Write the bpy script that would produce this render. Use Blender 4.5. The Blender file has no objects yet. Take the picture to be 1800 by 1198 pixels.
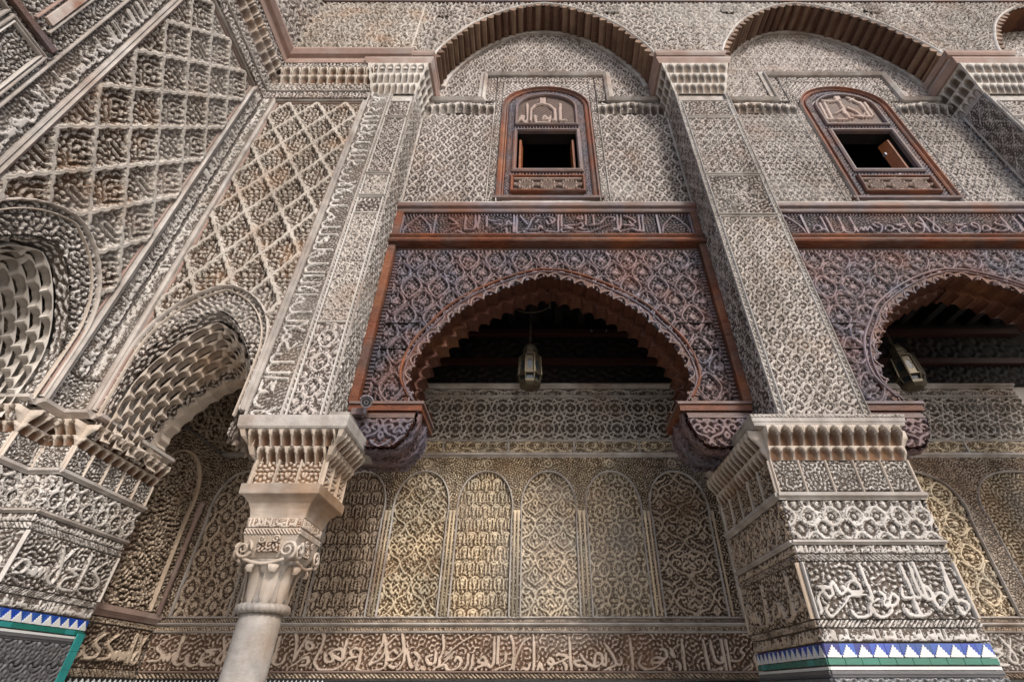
import bpy, math, random
import numpy as np
from mathutils import Matrix, Vector
random.seed(7); np.random.seed(7)
R = math.radians
sc = bpy.context.scene
COL = sc.collection

# ------------------------------------------------------------------ camera, sky, sun, exposure
cam_d = bpy.data.cameras.new('camera'); cam = bpy.data.objects.new('camera', cam_d); COL.objects.link(cam)
cam.location = (0, 0, 1.55); cam.rotation_euler = (R(90 + 35.72), 0, 0)
cam_d.sensor_width = 36; cam_d.lens = 17.08; cam_d.shift_x = -0.0239
cam_d.clip_start = 0.05; cam_d.clip_end = 500
sc.camera = cam
world = bpy.data.worlds.new('World'); sc.world = world; world.use_nodes = True
wn = world.node_tree.nodes; wl = world.node_tree.links
sky = wn.new('ShaderNodeTexSky'); sky.sky_type = 'NISHITA'; sky.sun_disc = False
SUN_EL, SUN_AZ = 39, 151            # azimuth clockwise from +Y (the facade is +Y of the camera)
sky.sun_elevation = R(SUN_EL); sky.sun_rotation = R(SUN_AZ)
sky.air_density = 1.0; sky.dust_density = 3.0; sky.ozone_density = 1.0
wl.new(sky.outputs[0], wn['Background'].inputs[0]); wn['Background'].inputs[1].default_value = 0.075
sun_d = bpy.data.lights.new('sun', 'SUN'); sun_d.energy = 1.3; sun_d.angle = R(10); sun_d.color = (1, .95, .88)
sun = bpy.data.objects.new('sun', sun_d); COL.objects.link(sun)
az, el = R(SUN_AZ), R(SUN_EL)
sdir = Vector((math.sin(az) * math.cos(el), math.cos(az) * math.cos(el), math.sin(el)))
sun.rotation_euler = sdir.to_track_quat('Z', 'Y').to_euler()
sc.view_settings.view_transform = 'Standard'; sc.view_settings.look = 'None'
sc.view_settings.exposure = 1.40; sc.view_settings.gamma = 1.0
sc.view_settings.use_curve_mapping = False
sc.cycles.max_bounces = 6; sc.cycles.diffuse_bounces = 4

# ------------------------------------------------------------------ materials
def mat(name, face, ground=None, rough=.85, stain=None, stain_amt=.5, tone=.25, grain=0.0, metal=0, spec=.3, bump=.4, bscale=90, worn=None, coat=0, fil=0, fil_amt=.95, aged=0):
    m = bpy.data.materials.new(name); m.use_nodes = True
    nt = m.node_tree; N = nt.nodes; L = nt.links; b = N['Principled BSDF']
    geo = N.new('ShaderNodeNewGeometry')
    def noise(scale, detail=4, vec=None, dist=0):
        n = N.new('ShaderNodeTexNoise'); n.inputs['Scale'].default_value = scale; n.inputs['Detail'].default_value = detail
        n.inputs['Distortion'].default_value = dist
        L.new(vec or geo.outputs['Position'], n.inputs['Vector']); return n.outputs['Fac']
    def ramp(fac, a, b_):
        r = N.new('ShaderNodeMapRange'); r.inputs[1].default_value = a; r.inputs[2].default_value = b_
        L.new(fac, r.inputs[0]); return r.outputs[0]
    def mix(fac, c1, c2, mode='MIX'):
        x = N.new('ShaderNodeMix'); x.data_type = 'RGBA'; x.blend_type = mode
        if isinstance(fac, (int, float)): x.inputs[0].default_value = fac
        else: L.new(fac, x.inputs[0])
        for i, c in ((6, c1), (7, c2)):
            if isinstance(c, tuple): x.inputs[i].default_value = c + (1,)
            else: L.new(c, x.inputs[i])
        return x.outputs[2]
    def mul(a_, k):
        x = N.new('ShaderNodeMath'); x.operation = 'MULTIPLY'; L.new(a_, x.inputs[0]); x.inputs[1].default_value = k; return x.outputs[0]
    col = face
    if worn:                       # worn areas of another paint or bare material
        col = mix(ramp(noise(2.3, 6), .42, .62), face, worn)
    filo = None
    if ground:                     # recess ground: traces of paint, plus shade put into the colour
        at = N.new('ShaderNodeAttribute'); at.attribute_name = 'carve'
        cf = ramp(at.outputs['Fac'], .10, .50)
        if fil:                    # fine filigree, its grooves darkened as painted-in shade, off the raised main lines
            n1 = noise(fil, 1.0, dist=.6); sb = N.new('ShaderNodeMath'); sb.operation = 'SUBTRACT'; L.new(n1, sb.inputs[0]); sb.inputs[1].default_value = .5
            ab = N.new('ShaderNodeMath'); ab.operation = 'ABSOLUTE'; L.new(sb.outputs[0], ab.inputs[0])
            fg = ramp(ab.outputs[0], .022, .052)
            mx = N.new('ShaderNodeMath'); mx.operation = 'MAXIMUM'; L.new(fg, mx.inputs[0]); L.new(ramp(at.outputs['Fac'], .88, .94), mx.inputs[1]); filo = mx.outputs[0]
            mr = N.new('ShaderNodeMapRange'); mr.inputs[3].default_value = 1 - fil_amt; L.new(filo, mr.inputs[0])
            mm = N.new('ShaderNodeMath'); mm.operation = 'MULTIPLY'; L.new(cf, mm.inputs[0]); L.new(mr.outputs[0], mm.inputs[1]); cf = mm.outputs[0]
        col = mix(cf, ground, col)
    if grain:
        mp = N.new('ShaderNodeMapping'); L.new(geo.outputs['Position'], mp.inputs[0]); mp.inputs[3].default_value = (2.2, 14, 14)
        col = mix(mul(ramp(noise(3, 6, mp.outputs[0], 1.5), .35, .68), grain), col, tuple(c * .45 for c in face))
    if stain:
        col = mix(mul(ramp(noise(1.6, 7), .52, .72), stain_amt), col, stain, 'MIX')
    t = ramp(noise(.9, 5), .3, .7); t2 = ramp(noise(7, 5), .3, .7)
    dk = 1 - tone
    if aged:                       # rain and soot streaks, hairline cracks
        mp2 = N.new('ShaderNodeMapping'); L.new(geo.outputs['Position'], mp2.inputs[0]); mp2.inputs[3].default_value = (5.5, 5.5, .55)
        col = mix(mul(ramp(noise(1, 6, mp2.outputs[0]), .50, .72), .62 * aged), col, mix(1.0, col, (.50, .45, .40), 'MULTIPLY'))
        col = mix(mul(ramp(noise(.55, 6, dist=.8), .55, .68), .45 * aged), col, (.58, .55, .52))
    col = mix(t, mix(1.0, col, (dk, dk * .98, dk * .96), 'MULTIPLY'), col)
    col = mix(t2, mix(1.0, col, (1 - tone * .8,) * 3, 'MULTIPLY'), col)
    if isinstance(col, tuple): b.inputs['Base Color'].default_value = col + (1,)
    else: L.new(col, b.inputs['Base Color'])
    b.inputs['Roughness'].default_value = rough; b.inputs['Metallic'].default_value = metal
    b.inputs['Specular IOR Level'].default_value = spec
    if coat: b.inputs['Coat Weight'].default_value = coat
    if bump:
        bp = N.new('ShaderNodeBump'); bp.inputs['Strength'].default_value = bump; bp.inputs['Distance'].default_value = .006
        L.new(noise(bscale, 6), bp.inputs['Height']); nrm = bp.outputs[0]
        if filo is not None:
            b2 = N.new('ShaderNodeBump'); b2.inputs['Strength'].default_value = .9; b2.inputs['Distance'].default_value = .006
            L.new(filo, b2.inputs['Height']); L.new(nrm, b2.inputs['Normal']); nrm = b2.outputs[0]
        L.new(nrm, b.inputs['Normal'])
    return m

M = {}
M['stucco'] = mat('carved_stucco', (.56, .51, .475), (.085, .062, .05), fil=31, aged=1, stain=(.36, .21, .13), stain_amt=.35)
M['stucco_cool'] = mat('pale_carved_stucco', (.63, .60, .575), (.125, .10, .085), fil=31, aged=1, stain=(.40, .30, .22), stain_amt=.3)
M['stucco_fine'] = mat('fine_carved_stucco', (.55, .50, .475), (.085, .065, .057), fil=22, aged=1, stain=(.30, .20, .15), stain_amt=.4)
M['stucco_warm_lit'] = mat('warm_lit_carved_stucco', (.76, .62, .44), (.13, .08, .042), fil=30, aged=.6, stain=(.34, .21, .12), stain_amt=.55, worn=(.50, .44, .34))  # gallery plaster warmed and raised: warm light put into the colour
M['stucco_brown'] = mat('brown_or_shaded_carved_stucco', (.56, .45, .35), (.09, .056, .037), fil=28, aged=.8, stain=(.24, .13, .07), stain_amt=.5)
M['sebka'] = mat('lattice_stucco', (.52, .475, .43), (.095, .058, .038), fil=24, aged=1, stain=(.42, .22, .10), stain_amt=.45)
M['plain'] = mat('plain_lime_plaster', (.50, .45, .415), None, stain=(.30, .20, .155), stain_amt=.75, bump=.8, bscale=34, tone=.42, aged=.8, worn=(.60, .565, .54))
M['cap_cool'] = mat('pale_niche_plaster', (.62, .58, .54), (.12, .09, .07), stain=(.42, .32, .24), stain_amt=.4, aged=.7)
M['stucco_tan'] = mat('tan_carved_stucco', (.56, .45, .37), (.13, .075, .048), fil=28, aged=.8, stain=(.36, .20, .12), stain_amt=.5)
M['rose'] = mat('rose_washed_plaster', (.36, .255, .22), None, stain=(.46, .41, .39), stain_amt=.95, bump=.5, bscale=40)
M['worn'] = mat('flaking_red_and_white_plaster', (.44, .22, .15), None, stain=None, worn=(.72, .68, .64), bump=.6, bscale=30)
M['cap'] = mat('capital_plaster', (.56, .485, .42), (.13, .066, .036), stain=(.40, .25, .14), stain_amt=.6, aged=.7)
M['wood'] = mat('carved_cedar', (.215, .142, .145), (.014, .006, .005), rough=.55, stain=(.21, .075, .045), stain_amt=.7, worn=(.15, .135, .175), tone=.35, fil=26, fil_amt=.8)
M['wood_pale'] = mat('bleached_cedar', (.36, .27, .235), (.06, .03, .022), rough=.6, stain=(.25, .12, .08), stain_amt=.6, tone=.3)
M['beam'] = mat('red_cedar_beam', (.27, .085, .04), None, rough=.65, stain=(.36, .13, .045), stain_amt=.7, grain=1.0, worn=(.17, .115, .10), bump=.8, bscale=60, tone=.4)
M['beam_grey'] = mat('weathered_cedar', (.22, .145, .125), None, rough=.6, stain=(.22, .09, .05), stain_amt=.8, grain=.8, worn=(.19, .16, .185))
M['soffit'] = mat('arch_lobe_cedar', (.105, .038, .024), (.06, .02, .012), rough=.55, stain=(.24, .10, .04), stain_amt=.7, grain=.7)
M['slat2'] = mat('pale_soffit_brick', (.30, .20, .14), None, rough=.8, stain=(.12, .07, .05), stain_amt=.9, grain=.5)
M['slat'] = mat('dark_soffit_brick', (.17, .10, .07), None, rough=.8, stain=(.27, .18, .12), stain_amt=.9, grain=.5)
M['dark'] = mat('near_black_cedar', (.005, .003, .003), (.0015, .001, .001), rough=.7, stain=(.035, .01, .006))  # cedar in a near-black tone
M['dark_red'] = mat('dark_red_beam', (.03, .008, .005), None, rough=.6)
M['orange'] = mat('orange_varnished_wood', (.30, .10, .035), None, rough=.4, grain=.8)
M['marble'] = mat('veined_marble', (.56, .48, .41), None, rough=.5, stain=(.34, .19, .09), stain_amt=.8, grain=.35, tone=.38, aged=.8, bump=.15, worn=(.52, .50, .49))
M['marble_stained'] = mat('rust_stained_marble', (.52, .43, .35), None, rough=.5, stain=(.32, .15, .055), stain_amt=.95, tone=.35, bump=.4, bscale=45, worn=(.56, .50, .45))
M['brass'] = mat('aged_brass', (.085, .07, .048), None, rough=.45, metal=.6, stain=(.10, .08, .06), stain_amt=.8, bump=.3)
M['pane'] = mat('smoked_lantern_glass', (.02, .028, .032), None, rough=.12, spec=.6, bump=0)
M['cam'] = mat('grey_painted_metal', (.30, .28, .33), None, rough=.35, spec=.5, bump=0, tone=.1)
M['black'] = mat('black_plastic', (.012, .012, .014), None, rough=.25, spec=.5, bump=0)
M['tile_white'] = mat('white_glazed_tile', (.66, .68, .68), None, rough=.18, spec=.6, tone=.15, bump=.1, coat=.3)
M['tile_blue'] = mat('cobalt_glazed_tile', (.012, .06, .44), None, rough=.15, spec=.6, worn=(.02, .09, .26), bump=.1, coat=.3)
M['tile_blue2'] = mat('deep_cobalt_glazed_tile', (.010, .025, .21), None, rough=.18, spec=.6, bump=.15, coat=.3)
M['tile_blue3'] = mat('pale_cobalt_glazed_tile', (.03, .10, .42), None, rough=.2, spec=.6, bump=.15, coat=.3)
M['tile_green'] = mat('green_glazed_tile', (.015, .17, .14), None, rough=.15, spec=.6, bump=.1, coat=.3)
M['tile_teal'] = mat('teal_glazed_tile', (.03, .27, .27), None, rough=.15, spec=.6, bump=.1, coat=.3)
M['tile_dark'] = mat('black_glazed_carving', (.13, .13, .14), (.004, .004, .005), rough=.3, spec=.5)
M['zellij'] = mat('black_glazed_tile', (.02, .02, .022), None, rough=.2, spec=.5)
M['paving'] = mat('courtyard_marble_paving', (.46, .43, .38), None, rough=.5)
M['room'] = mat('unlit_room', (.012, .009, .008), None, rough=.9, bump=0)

# ------------------------------------------------------------------ objects
def tag(o, label=None, cat=None, group=None, kind=None):
    if label: o['label'] = label
    if cat: o['category'] = cat
    if group: o['group'] = group
    if kind: o['kind'] = kind
    return o
def thing(name, label, cat, loc=(0, 0, 0), group=None):
    o = bpy.data.objects.new(name, None); COL.objects.link(o); o.location = loc; o.empty_display_size = .1; o['kind'] = 'thing'
    return tag(o, label, cat, group)
def link(name, me, m, parent=None, mw=None):
    o = bpy.data.objects.new(name, me); COL.objects.link(o)
    if m is not None and not me.materials: me.materials.append(m)
    if mw is not None: o.matrix_basis = mw
    if parent is not None:
        o.parent = parent
        # things are placed by location only; parts are modelled in place
        o.matrix_parent_inverse = Matrix.Translation(-parent.location) if parent.parent is None else Matrix.Identity(4)
    return o
class Frame:
    """a flat face of the building: s runs along it, z up, d out of it"""
    def __init__(self, O, s, n):
        self.O = np.array(O, float); self.s = np.array(s, float); self.n = np.array(n, float)
        self.flip = np.dot(np.cross(self.s, (0, 0, 1.)), self.n) < 0
    def p(self, s, z, d):
        s, z, d = np.broadcast_arrays(np.asarray(s, float), np.asarray(z, float), np.asarray(d, float))
        q = self.O + s[..., None] * self.s + d[..., None] * self.n
        q[..., 2] += z
        return q
    def mat(self, s, z, d, sx=1, sy=1, sz=1):
        o = self.p(s, z, d)
        m = Matrix.Identity(4)
        for i in range(3):
            m[i][0] = self.s[i] * sx; m[i][1] = -self.n[i] * sy; m[i][2] = (0, 0, 1)[i] * sz; m[i][3] = o[i]
        return m
    def at(self, ds=0, dd=0):
        return Frame(self.O + ds * self.s + dd * self.n, self.s, self.n)
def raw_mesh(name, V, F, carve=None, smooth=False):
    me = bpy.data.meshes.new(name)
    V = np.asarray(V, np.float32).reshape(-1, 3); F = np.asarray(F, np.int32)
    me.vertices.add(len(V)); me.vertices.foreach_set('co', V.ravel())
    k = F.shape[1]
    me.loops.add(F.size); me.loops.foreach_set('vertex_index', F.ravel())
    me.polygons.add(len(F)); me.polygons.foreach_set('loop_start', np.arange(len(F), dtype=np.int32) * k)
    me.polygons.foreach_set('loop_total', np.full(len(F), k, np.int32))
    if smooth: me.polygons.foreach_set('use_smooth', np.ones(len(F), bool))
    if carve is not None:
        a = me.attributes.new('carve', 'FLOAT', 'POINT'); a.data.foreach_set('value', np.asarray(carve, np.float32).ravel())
    me.update(calc_edges=True); me.validate()
    return me
class MB:
    def __init__(self): self.V = []; self.F = []
    def add(self, V, F):
        b = len(self.V); self.V += [tuple(map(float, v)) for v in V]; self.F += [tuple(i + b for i in f) for f in F]; return self
    def box(self, fr, s0, s1, z0, z1, d0, d1):
        V = [fr.p(s, z, d) for s in (s0, s1) for z in (z0, z1) for d in (d0, d1)]
        F = [(0, 1, 3, 2), (4, 6, 7, 5), (0, 4, 5, 1), (2, 3, 7, 6), (0, 2, 6, 4), (1, 5, 7, 3)]
        if not fr.flip: F = [f[::-1] for f in F]
        F = [f[::-1] for f in F]
        return self.add(V, F)
    def lathe(self, c, prof, n=24, a0=0, fn=None):
        V = []; 
        for r, z in prof:
            for i in range(n):
                a = a0 + 2 * math.pi * i / n
                rr = r * (fn(a, z) if fn else 1)
                V.append((c[0] + rr * math.cos(a), c[1] + rr * math.sin(a), c[2] + z))
        F = []
        for k in range(len(prof) - 1):
            for i in range(n):
                j = (i + 1) % n; F.append((k * n + i, k * n + j, (k + 1) * n + j, (k + 1) * n + i))
        F.append(tuple(range(n))[::-1]); F.append(tuple((len(prof) - 1) * n + i for i in range(n)))
        return self.add(V, F)
    def tube(self, pts, r, n=8, closed=False):
        pts = [Vector(p) for p in pts]; V = []; m = len(pts)
        rr = r if isinstance(r, (list, tuple)) else [r] * m
        for i, p in enumerate(pts):
            a = pts[(i - 1) % m] if (closed or i) else p; b = pts[(i + 1) % m] if (closed or i < m - 1) else p
            t = (b - a).normalized(); u = t.cross(Vector((0.13, .21, .97))).normalized(); w = t.cross(u)
            for k in range(n):
                an = 2 * math.pi * k / n; V.append(p + (u * math.cos(an) + w * math.sin(an)) * rr[i])
        F = []
        for i in range(m if closed else m - 1):
            for k in range(n):
                j = (i + 1) % m; F.append((i * n + k, i * n + (k + 1) % n, j * n + (k + 1) % n, j * n + k))
        if not closed: F.append(tuple(range(n))[::-1]); F.append(tuple((m - 1) * n + k for k in range(n)))
        return self.add(V, F)
    def sweep(self, fr, path, prof, closed=False):
        """prof: (offset to the left of the path, outward d) swept along a path of (s, z) with mitres"""
        P = [np.array(p, float) for p in path]; m = len(P); V = []
        for i in range(m):
            a = P[(i - 1) % m] if (closed or i) else None; b = P[(i + 1) % m] if (closed or i < m - 1) else None
            d1 = (P[i] - a) if a is not None else (b - P[i]); d2 = (b - P[i]) if b is not None else d1
            d1 = d1 / np.linalg.norm(d1); d2 = d2 / np.linalg.norm(d2)
            n1 = np.array((-d1[1], d1[0])); n2 = np.array((-d2[1], d2[0])); nn = n1 + n2
            nn = nn / max(np.dot(nn, nn) / 2, .35)
            for o, d in prof:
                q = P[i] + nn * o; V.append(fr.p(q[0], q[1], d))
        k = len(prof); F = []
        for i in range(m if closed else m - 1):
            j = (i + 1) % m
            for a in range(k - 1): F.append((i * k + a, i * k + a + 1, j * k + a + 1, j * k + a))
        if not closed: F.append(tuple(range(k))); F.append(tuple((m - 1) * k + a for a in range(k))[::-1])
        if fr.flip: F = [f[::-1] for f in F]
        return self.add(V, F)
    def build(self, name, m, parent=None, smooth=False):
        me = bpy.data.meshes.new(name); me.from_pydata(self.V, [], self.F); me.update()
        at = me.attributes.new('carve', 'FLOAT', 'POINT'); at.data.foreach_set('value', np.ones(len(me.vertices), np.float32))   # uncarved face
        if smooth: me.polygons.foreach_set('use_smooth', np.ones(len(me.polygons), bool))
        return link(name, me, m, parent)
# moulding profiles (offset, d)
def bead(w, d): return [(-w / 2, 0), (-w * .42, d * .7), (-w * .15, d), (w * .15, d), (w * .42, d * .7), (w / 2, 0)]
def fillet(w, d): return [(-w / 2, 0), (-w / 2, d), (-w * .1, d), (-w * .05, d * .55), (w * .2, d * .45), (w * .25, d * .9), (w / 2, d * .9), (w / 2, 0)]
def strip(name, fr, path, w, d, m, parent, prof=None, closed=False, d0=0):
    pr = [(a, b + d0) for a, b in (prof or bead(w, d))]
    return MB().sweep(fr, path, pr, closed).build(name, m, parent)
def ledge(name, fr, s0, s1, z0, z1, m, parent, d0, prof=None, proj=.05):
    """a horizontal moulding; prof rows (height fraction, d fraction)"""
    prof = prof or [(0, 0), (0, .35), (.2, .45), (.45, .8), (.5, 1), (1, 1), (1, 0)]
    h = z1 - z0
    return MB().sweep(fr, [(s0, z0), (s1, z0)], [(a * h, d0 + b * proj if b else d0 - .03) for a, b in prof]).build(name, m, parent)

# ------------------------------------------------------------------ carving patterns (height 0..1 as a function of position)
def sm(x, a, b):
    t = np.clip((x - a) / (b - a), 0, 1); return t * t * (3 - 2 * t)
def fold(x, p): return np.abs((x / p) % 1 - .5) * p
def tri(x): return 2 * np.abs(2 * ((x / (2 * np.pi)) % 1) - 1) - 1
_T = {}
def labyrinth(seed, ax=1.0):
    k = (seed, ax)
    if k not in _T:
        rs = np.random.RandomState(seed); n = 256; f = np.fft.fftfreq(n) * n
        fx, fy = np.meshgrid(f, f); r = np.hypot(fx * ax, fy)
        g = np.exp(-((r - 16) / 2.2) ** 2)
        x = np.real(np.fft.ifft2(np.fft.fft2(rs.randn(n, n)) * g)); _T[k] = x / x.std()
    return _T[k]
def worm(S, Z, L, seed=1, ms=None, mz=None, ax=1.0, lo=-.02, hi=.50):
    T = labyrinth(seed, ax); L = L * .66
    s = fold(S, ms) if ms else S; z = fold(Z, mz) if mz else Z
    x = (s / L * 16) % 256; y = (z / L * 16) % 256
    x0 = np.floor(x).astype(int) % 256; y0 = np.floor(y).astype(int) % 256; x1 = (x0 + 1) % 256; y1 = (y0 + 1) % 256
    fx = x - np.floor(x); fy = y - np.floor(y)
    v = (T[y0, x0] * (1 - fx) + T[y0, x1] * fx) * (1 - fy) + (T[y1, x0] * (1 - fx) + T[y1, x1] * fx) * fy
    return sm(v, lo, hi) * .86
def iso(F, S, Z, w):
    gz, gs = np.gradient(F, Z[:, 0], S[0]); d = np.abs(F) / (np.hypot(gs, gz) + 1e-6)
    return 1 - sm(d, w * .55, w * 1.05)
def p_worm(L, seed=1, ms=None, mz=None, ax=1.0):
    return lambda S, Z: worm(S, Z, L, seed, ms, mz, ax)
def p_ogee(a, b, w, L, seed=2, s0=0, z0=0, petal=.3, off=.3):
    def f(S, Z):
        s = S - s0; z = Z - z0
        F = np.cos(2 * np.pi * s / a) + np.cos(2 * np.pi * z / b)
        F2 = -F
        h = np.maximum(iso(F - off, S, Z, w), iso(F + off, S, Z, w) * .9)
        best = np.zeros_like(S)
        for o in (0, .5):
            u = ((s / a + o + .5) % 1 - .5) * a; v = ((z / b + o + .5) % 1 - .5) * b
            r = np.hypot(u, v); an = np.arctan2(u, v)
            R_ = petal * min(a, b) * (.62 + .38 * np.cos(7 * an) * (r > .05))
            best = np.maximum(best, (1 - sm(r, R_ * .75, R_)) * .85)
        g = worm(S, Z, L, seed, a, b) * .62
        return np.maximum(np.maximum(h, best), g)
    return f
def p_archrows(a, b, w, s0=0, z0=0):
    def f(S, Z):
        z = (Z - z0) / b; j = np.floor(z); v = z - j
        u = (((S - s0) / a + .5 * (j % 2)) % 1 - .5)
        k = b / a; vv = (v - .5) * k; wn_ = w / a
        d = np.where(v > .5, np.abs(np.hypot(u, vv) - .36), np.abs(np.abs(u) - .36 + .1 * (v - .5) ** 2))
        h = 1 - sm(d, wn_ * .5, wn_)
        d2 = np.abs(np.abs(u) - .30 * np.abs(v - .15)); h = np.maximum(h, (1 - sm(d2, wn_ * .45, wn_ * .9)) * (v < .72))
        d3 = np.hypot(u, (v - .62) * k * .8); h = np.maximum(h, 1 - sm(d3, .08, .14))
        d4 = np.hypot(np.abs(u) - .5, (v - .9) * k); h = np.maximum(h, (1 - sm(d4, .08, .13)) * .8)
        return np.maximum(h, worm(S, Z, a * .30, 4, a, None) * .6)
    return f
def p_vine(a, b, w, seed=3, s0=0, L=None):
    """a big mirrored scroll: stems with curling leaves"""
    st = []
    def arc(cx, cy, r, a0, a1, n=10, k=1.0): return [(cx + r * (1 - (1 - k) * i / n) * math.cos(a0 + (a1 - a0) * i / n), cy + r * (1 - (1 - k) * i / n) * math.sin(a0 + (a1 - a0) * i / n)) for i in range(n + 1)]
    st.append([(0, 0), (.10, .10), (.30, .18), (.42, .32), (.36, .46), (.24, .46), (.20, .38), (.27, .34)])
    st.append([(.42, .32), (.50, .50), (.40, .66), (.20, .74), (.06, .88), (0, 1)])
    st.append([(.30, .62), (.24, .56), (.12, .58), (.08, .68), (.14, .72)])
    st.append([(.0, .30), (.08, .22), (.16, .26), (.10, .36), (0, .44)])
    st.append([(.50, .04), (.44, .12), (.46, .20), (.5, .24)])
    st.append([(.5, .78), (.42, .84), (.30, .90), (.24, .98)])
    st.append([(0, .52), (.06, .58), (0, .66)])
    def f(S, Z):
        n = 96; m = max(24, int(n * b / a))
        key = ('vine', a, b, w, seed)
        if key not in _T:
            u = (np.arange(n) + .5) / n * .5; v = (np.arange(m) + .5) / m
            U, V = np.meshgrid(u, v); D = np.full(U.shape, 9.)
            for s in st:
                for oy in (-1, 0, 1):
                    q = spline([(x * a, (y + oy) * b) for x, y in s], 5)
                    for (x0, y0), (x1, y1) in zip(q[:-1], q[1:]): D = np.minimum(D, segd(U * a, V * b, x0, y0, x1, y1))
            _T[key] = D
        D = _T[key]
        x = (((S - s0) / a) % 1); x = np.minimum(x, 1 - x) * 2; y = (Z / b) % 1
        xi = np.clip((x * n).astype(int), 0, n - 1); yi = np.clip((y * D.shape[0]).astype(int), 0, D.shape[0] - 1)
        d = D[yi, xi]; h = 1 - sm(d, w * .5, w)
        return np.maximum(h, worm(S, Z, L or a * .16, seed, a, b) * .6)
    return f
def p_star(a, w, s0=0, z0=0):
    """straight eight-pointed strapwork: {8/3} stars on a square net"""
    V = [(.5 * math.cos(math.pi * k / 4), .5 * math.sin(math.pi * k / 4)) for k in range(8)]
    def f(S, Z):
        u = (((S - s0) / a + .5) % 1 - .5) * a; v = (((Z - z0) / a + .5) % 1 - .5) * a; D = np.full(S.shape, 9.)
        for k in range(8):
            p, q = V[k], V[(k + 3) % 8]; D = np.minimum(D, segd(u, v, p[0] * a, p[1] * a, q[0] * a, q[1] * a))
        u2 = a / 2 - np.abs(u); v2 = a / 2 - np.abs(v)
        for k in range(8):
            p, q = V[k], V[(k + 1) % 8]; D = np.minimum(D, segd(u2, v2, p[0] * a * .56, p[1] * a * .56, q[0] * a * .56, q[1] * a * .56))
        r = np.hypot(u, v); r2 = np.hypot(np.abs(u) - a / 2, np.abs(v) - a / 2)
        h = 1 - sm(D, w * .55, w)
        h = np.maximum(h, (1 - sm(r, a * .055, a * .085)) * .8); h = np.maximum(h, (1 - sm(r2, a * .05, a * .08)) * .8)
        return np.maximum(h, worm(S, Z, a * .13, 4, a, a) * .35 * (D > w * 1.6))
    return f
def p_diamond(a, b, w, L, seed=4):
    def f(S, Z):
        p = np.abs((S / a + Z / b) % 1 - .5); q = np.abs((S / a - Z / b) % 1 - .5)
        d = np.minimum(.5 - p, .5 - q) * a
        return np.maximum((1 - sm(d, w * .5, w)), worm(S, Z, L, seed, a, b) * .75)
    return f
def p_rope(p, sl=1.0, horiz=True):
    return lambda S, Z: sm(np.cos(2 * np.pi * ((S if horiz else Z) + sl * (Z if horiz else S)) / p), -.4, .5)
def p_beads(p, zc, r):
    def f(S, Z):
        u = ((S / p) % 1 - .5) * p; d = np.hypot(u, Z - zc); w1 = np.abs(Z - zc - r * 1.3 * np.sin(2 * np.pi * S / p)); w2 = np.abs(Z - zc + r * 1.3 * np.sin(2 * np.pi * S / p))
        return np.maximum(1 - sm(d, r * .4, r * .7), 1 - sm(np.minimum(w1, w2), r * .35, r * .7))
    return f
def p_rosette(s0, z0, R_, L, seed=5):
    def f(S, Z):
        u = S - s0; v = Z - z0; r = np.hypot(u, v); an = np.arctan2(v, u)
        F = np.cos(8 * an + 2 * np.sin(r * 6 / R_ * 3)) + np.cos(r / R_ * 16)
        return np.where(r < R_, iso(F, S, Z, R_ * .055), worm(S, Z, L, seed, None, None))
    return f
def p_sebka(a, b, L, seed=6, s0=0, z0=0):
    def f(S, Z):
        s = S - s0; z = Z - z0
        p = s / a + z / b; q = s / a - z / b
        cus = lambda t: .045 * np.abs(np.sin(np.pi * t * 3))
        dp = np.abs((p + cus(q)) % 1 - .5); dq = np.abs((q + cus(p)) % 1 - .5)
        d = .5 - np.maximum(dp, dq)                     # distance from a rib line
        rib = 1 - sm(d, .045, .085); groove = 1 - sm(d, 0.0, .022)
        cup = (1 - sm(d, .085, .14)) * sm(np.cos(2 * np.pi * 7 * np.where(dp > dq, q, p)), -.1, .4) * .8
        fl = worm(S, Z, L, seed, a, b); H = np.maximum(np.maximum(rib * .95 - groove * .12, cup), .5 * fl)
        return H, np.maximum(np.maximum(rib * .95, fl * .85), cup * .3)
    return f
def spline(P, k=4):
    if len(P) < 3: return list(P)
    Q = [P[0]] + list(P) + [P[-1]]; out = []
    for i in range(1, len(Q) - 2):
        p0, p1, p2, p3 = Q[i - 1:i + 3]
        for j in range(k):
            t = j / k
            out.append(tuple(.5 * (2 * p1[c] + (p2[c] - p0[c]) * t + (2 * p0[c] - 5 * p1[c] + 4 * p2[c] - p3[c]) * t * t + (3 * p1[c] - p0[c] - 3 * p2[c] + p3[c]) * t ** 3) for c in (0, 1)))
    out.append(P[-1]); return out
def segd(X, Y, x0, y0, x1, y1):
    dx, dy = x1 - x0, y1 - y0; l = dx * dx + dy * dy + 1e-12
    t = np.clip(((X - x0) * dx + (Y - y0) * dy) / l, 0, 1); return np.hypot(X - x0 - t * dx, Y - y0 - t * dy)
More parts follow.
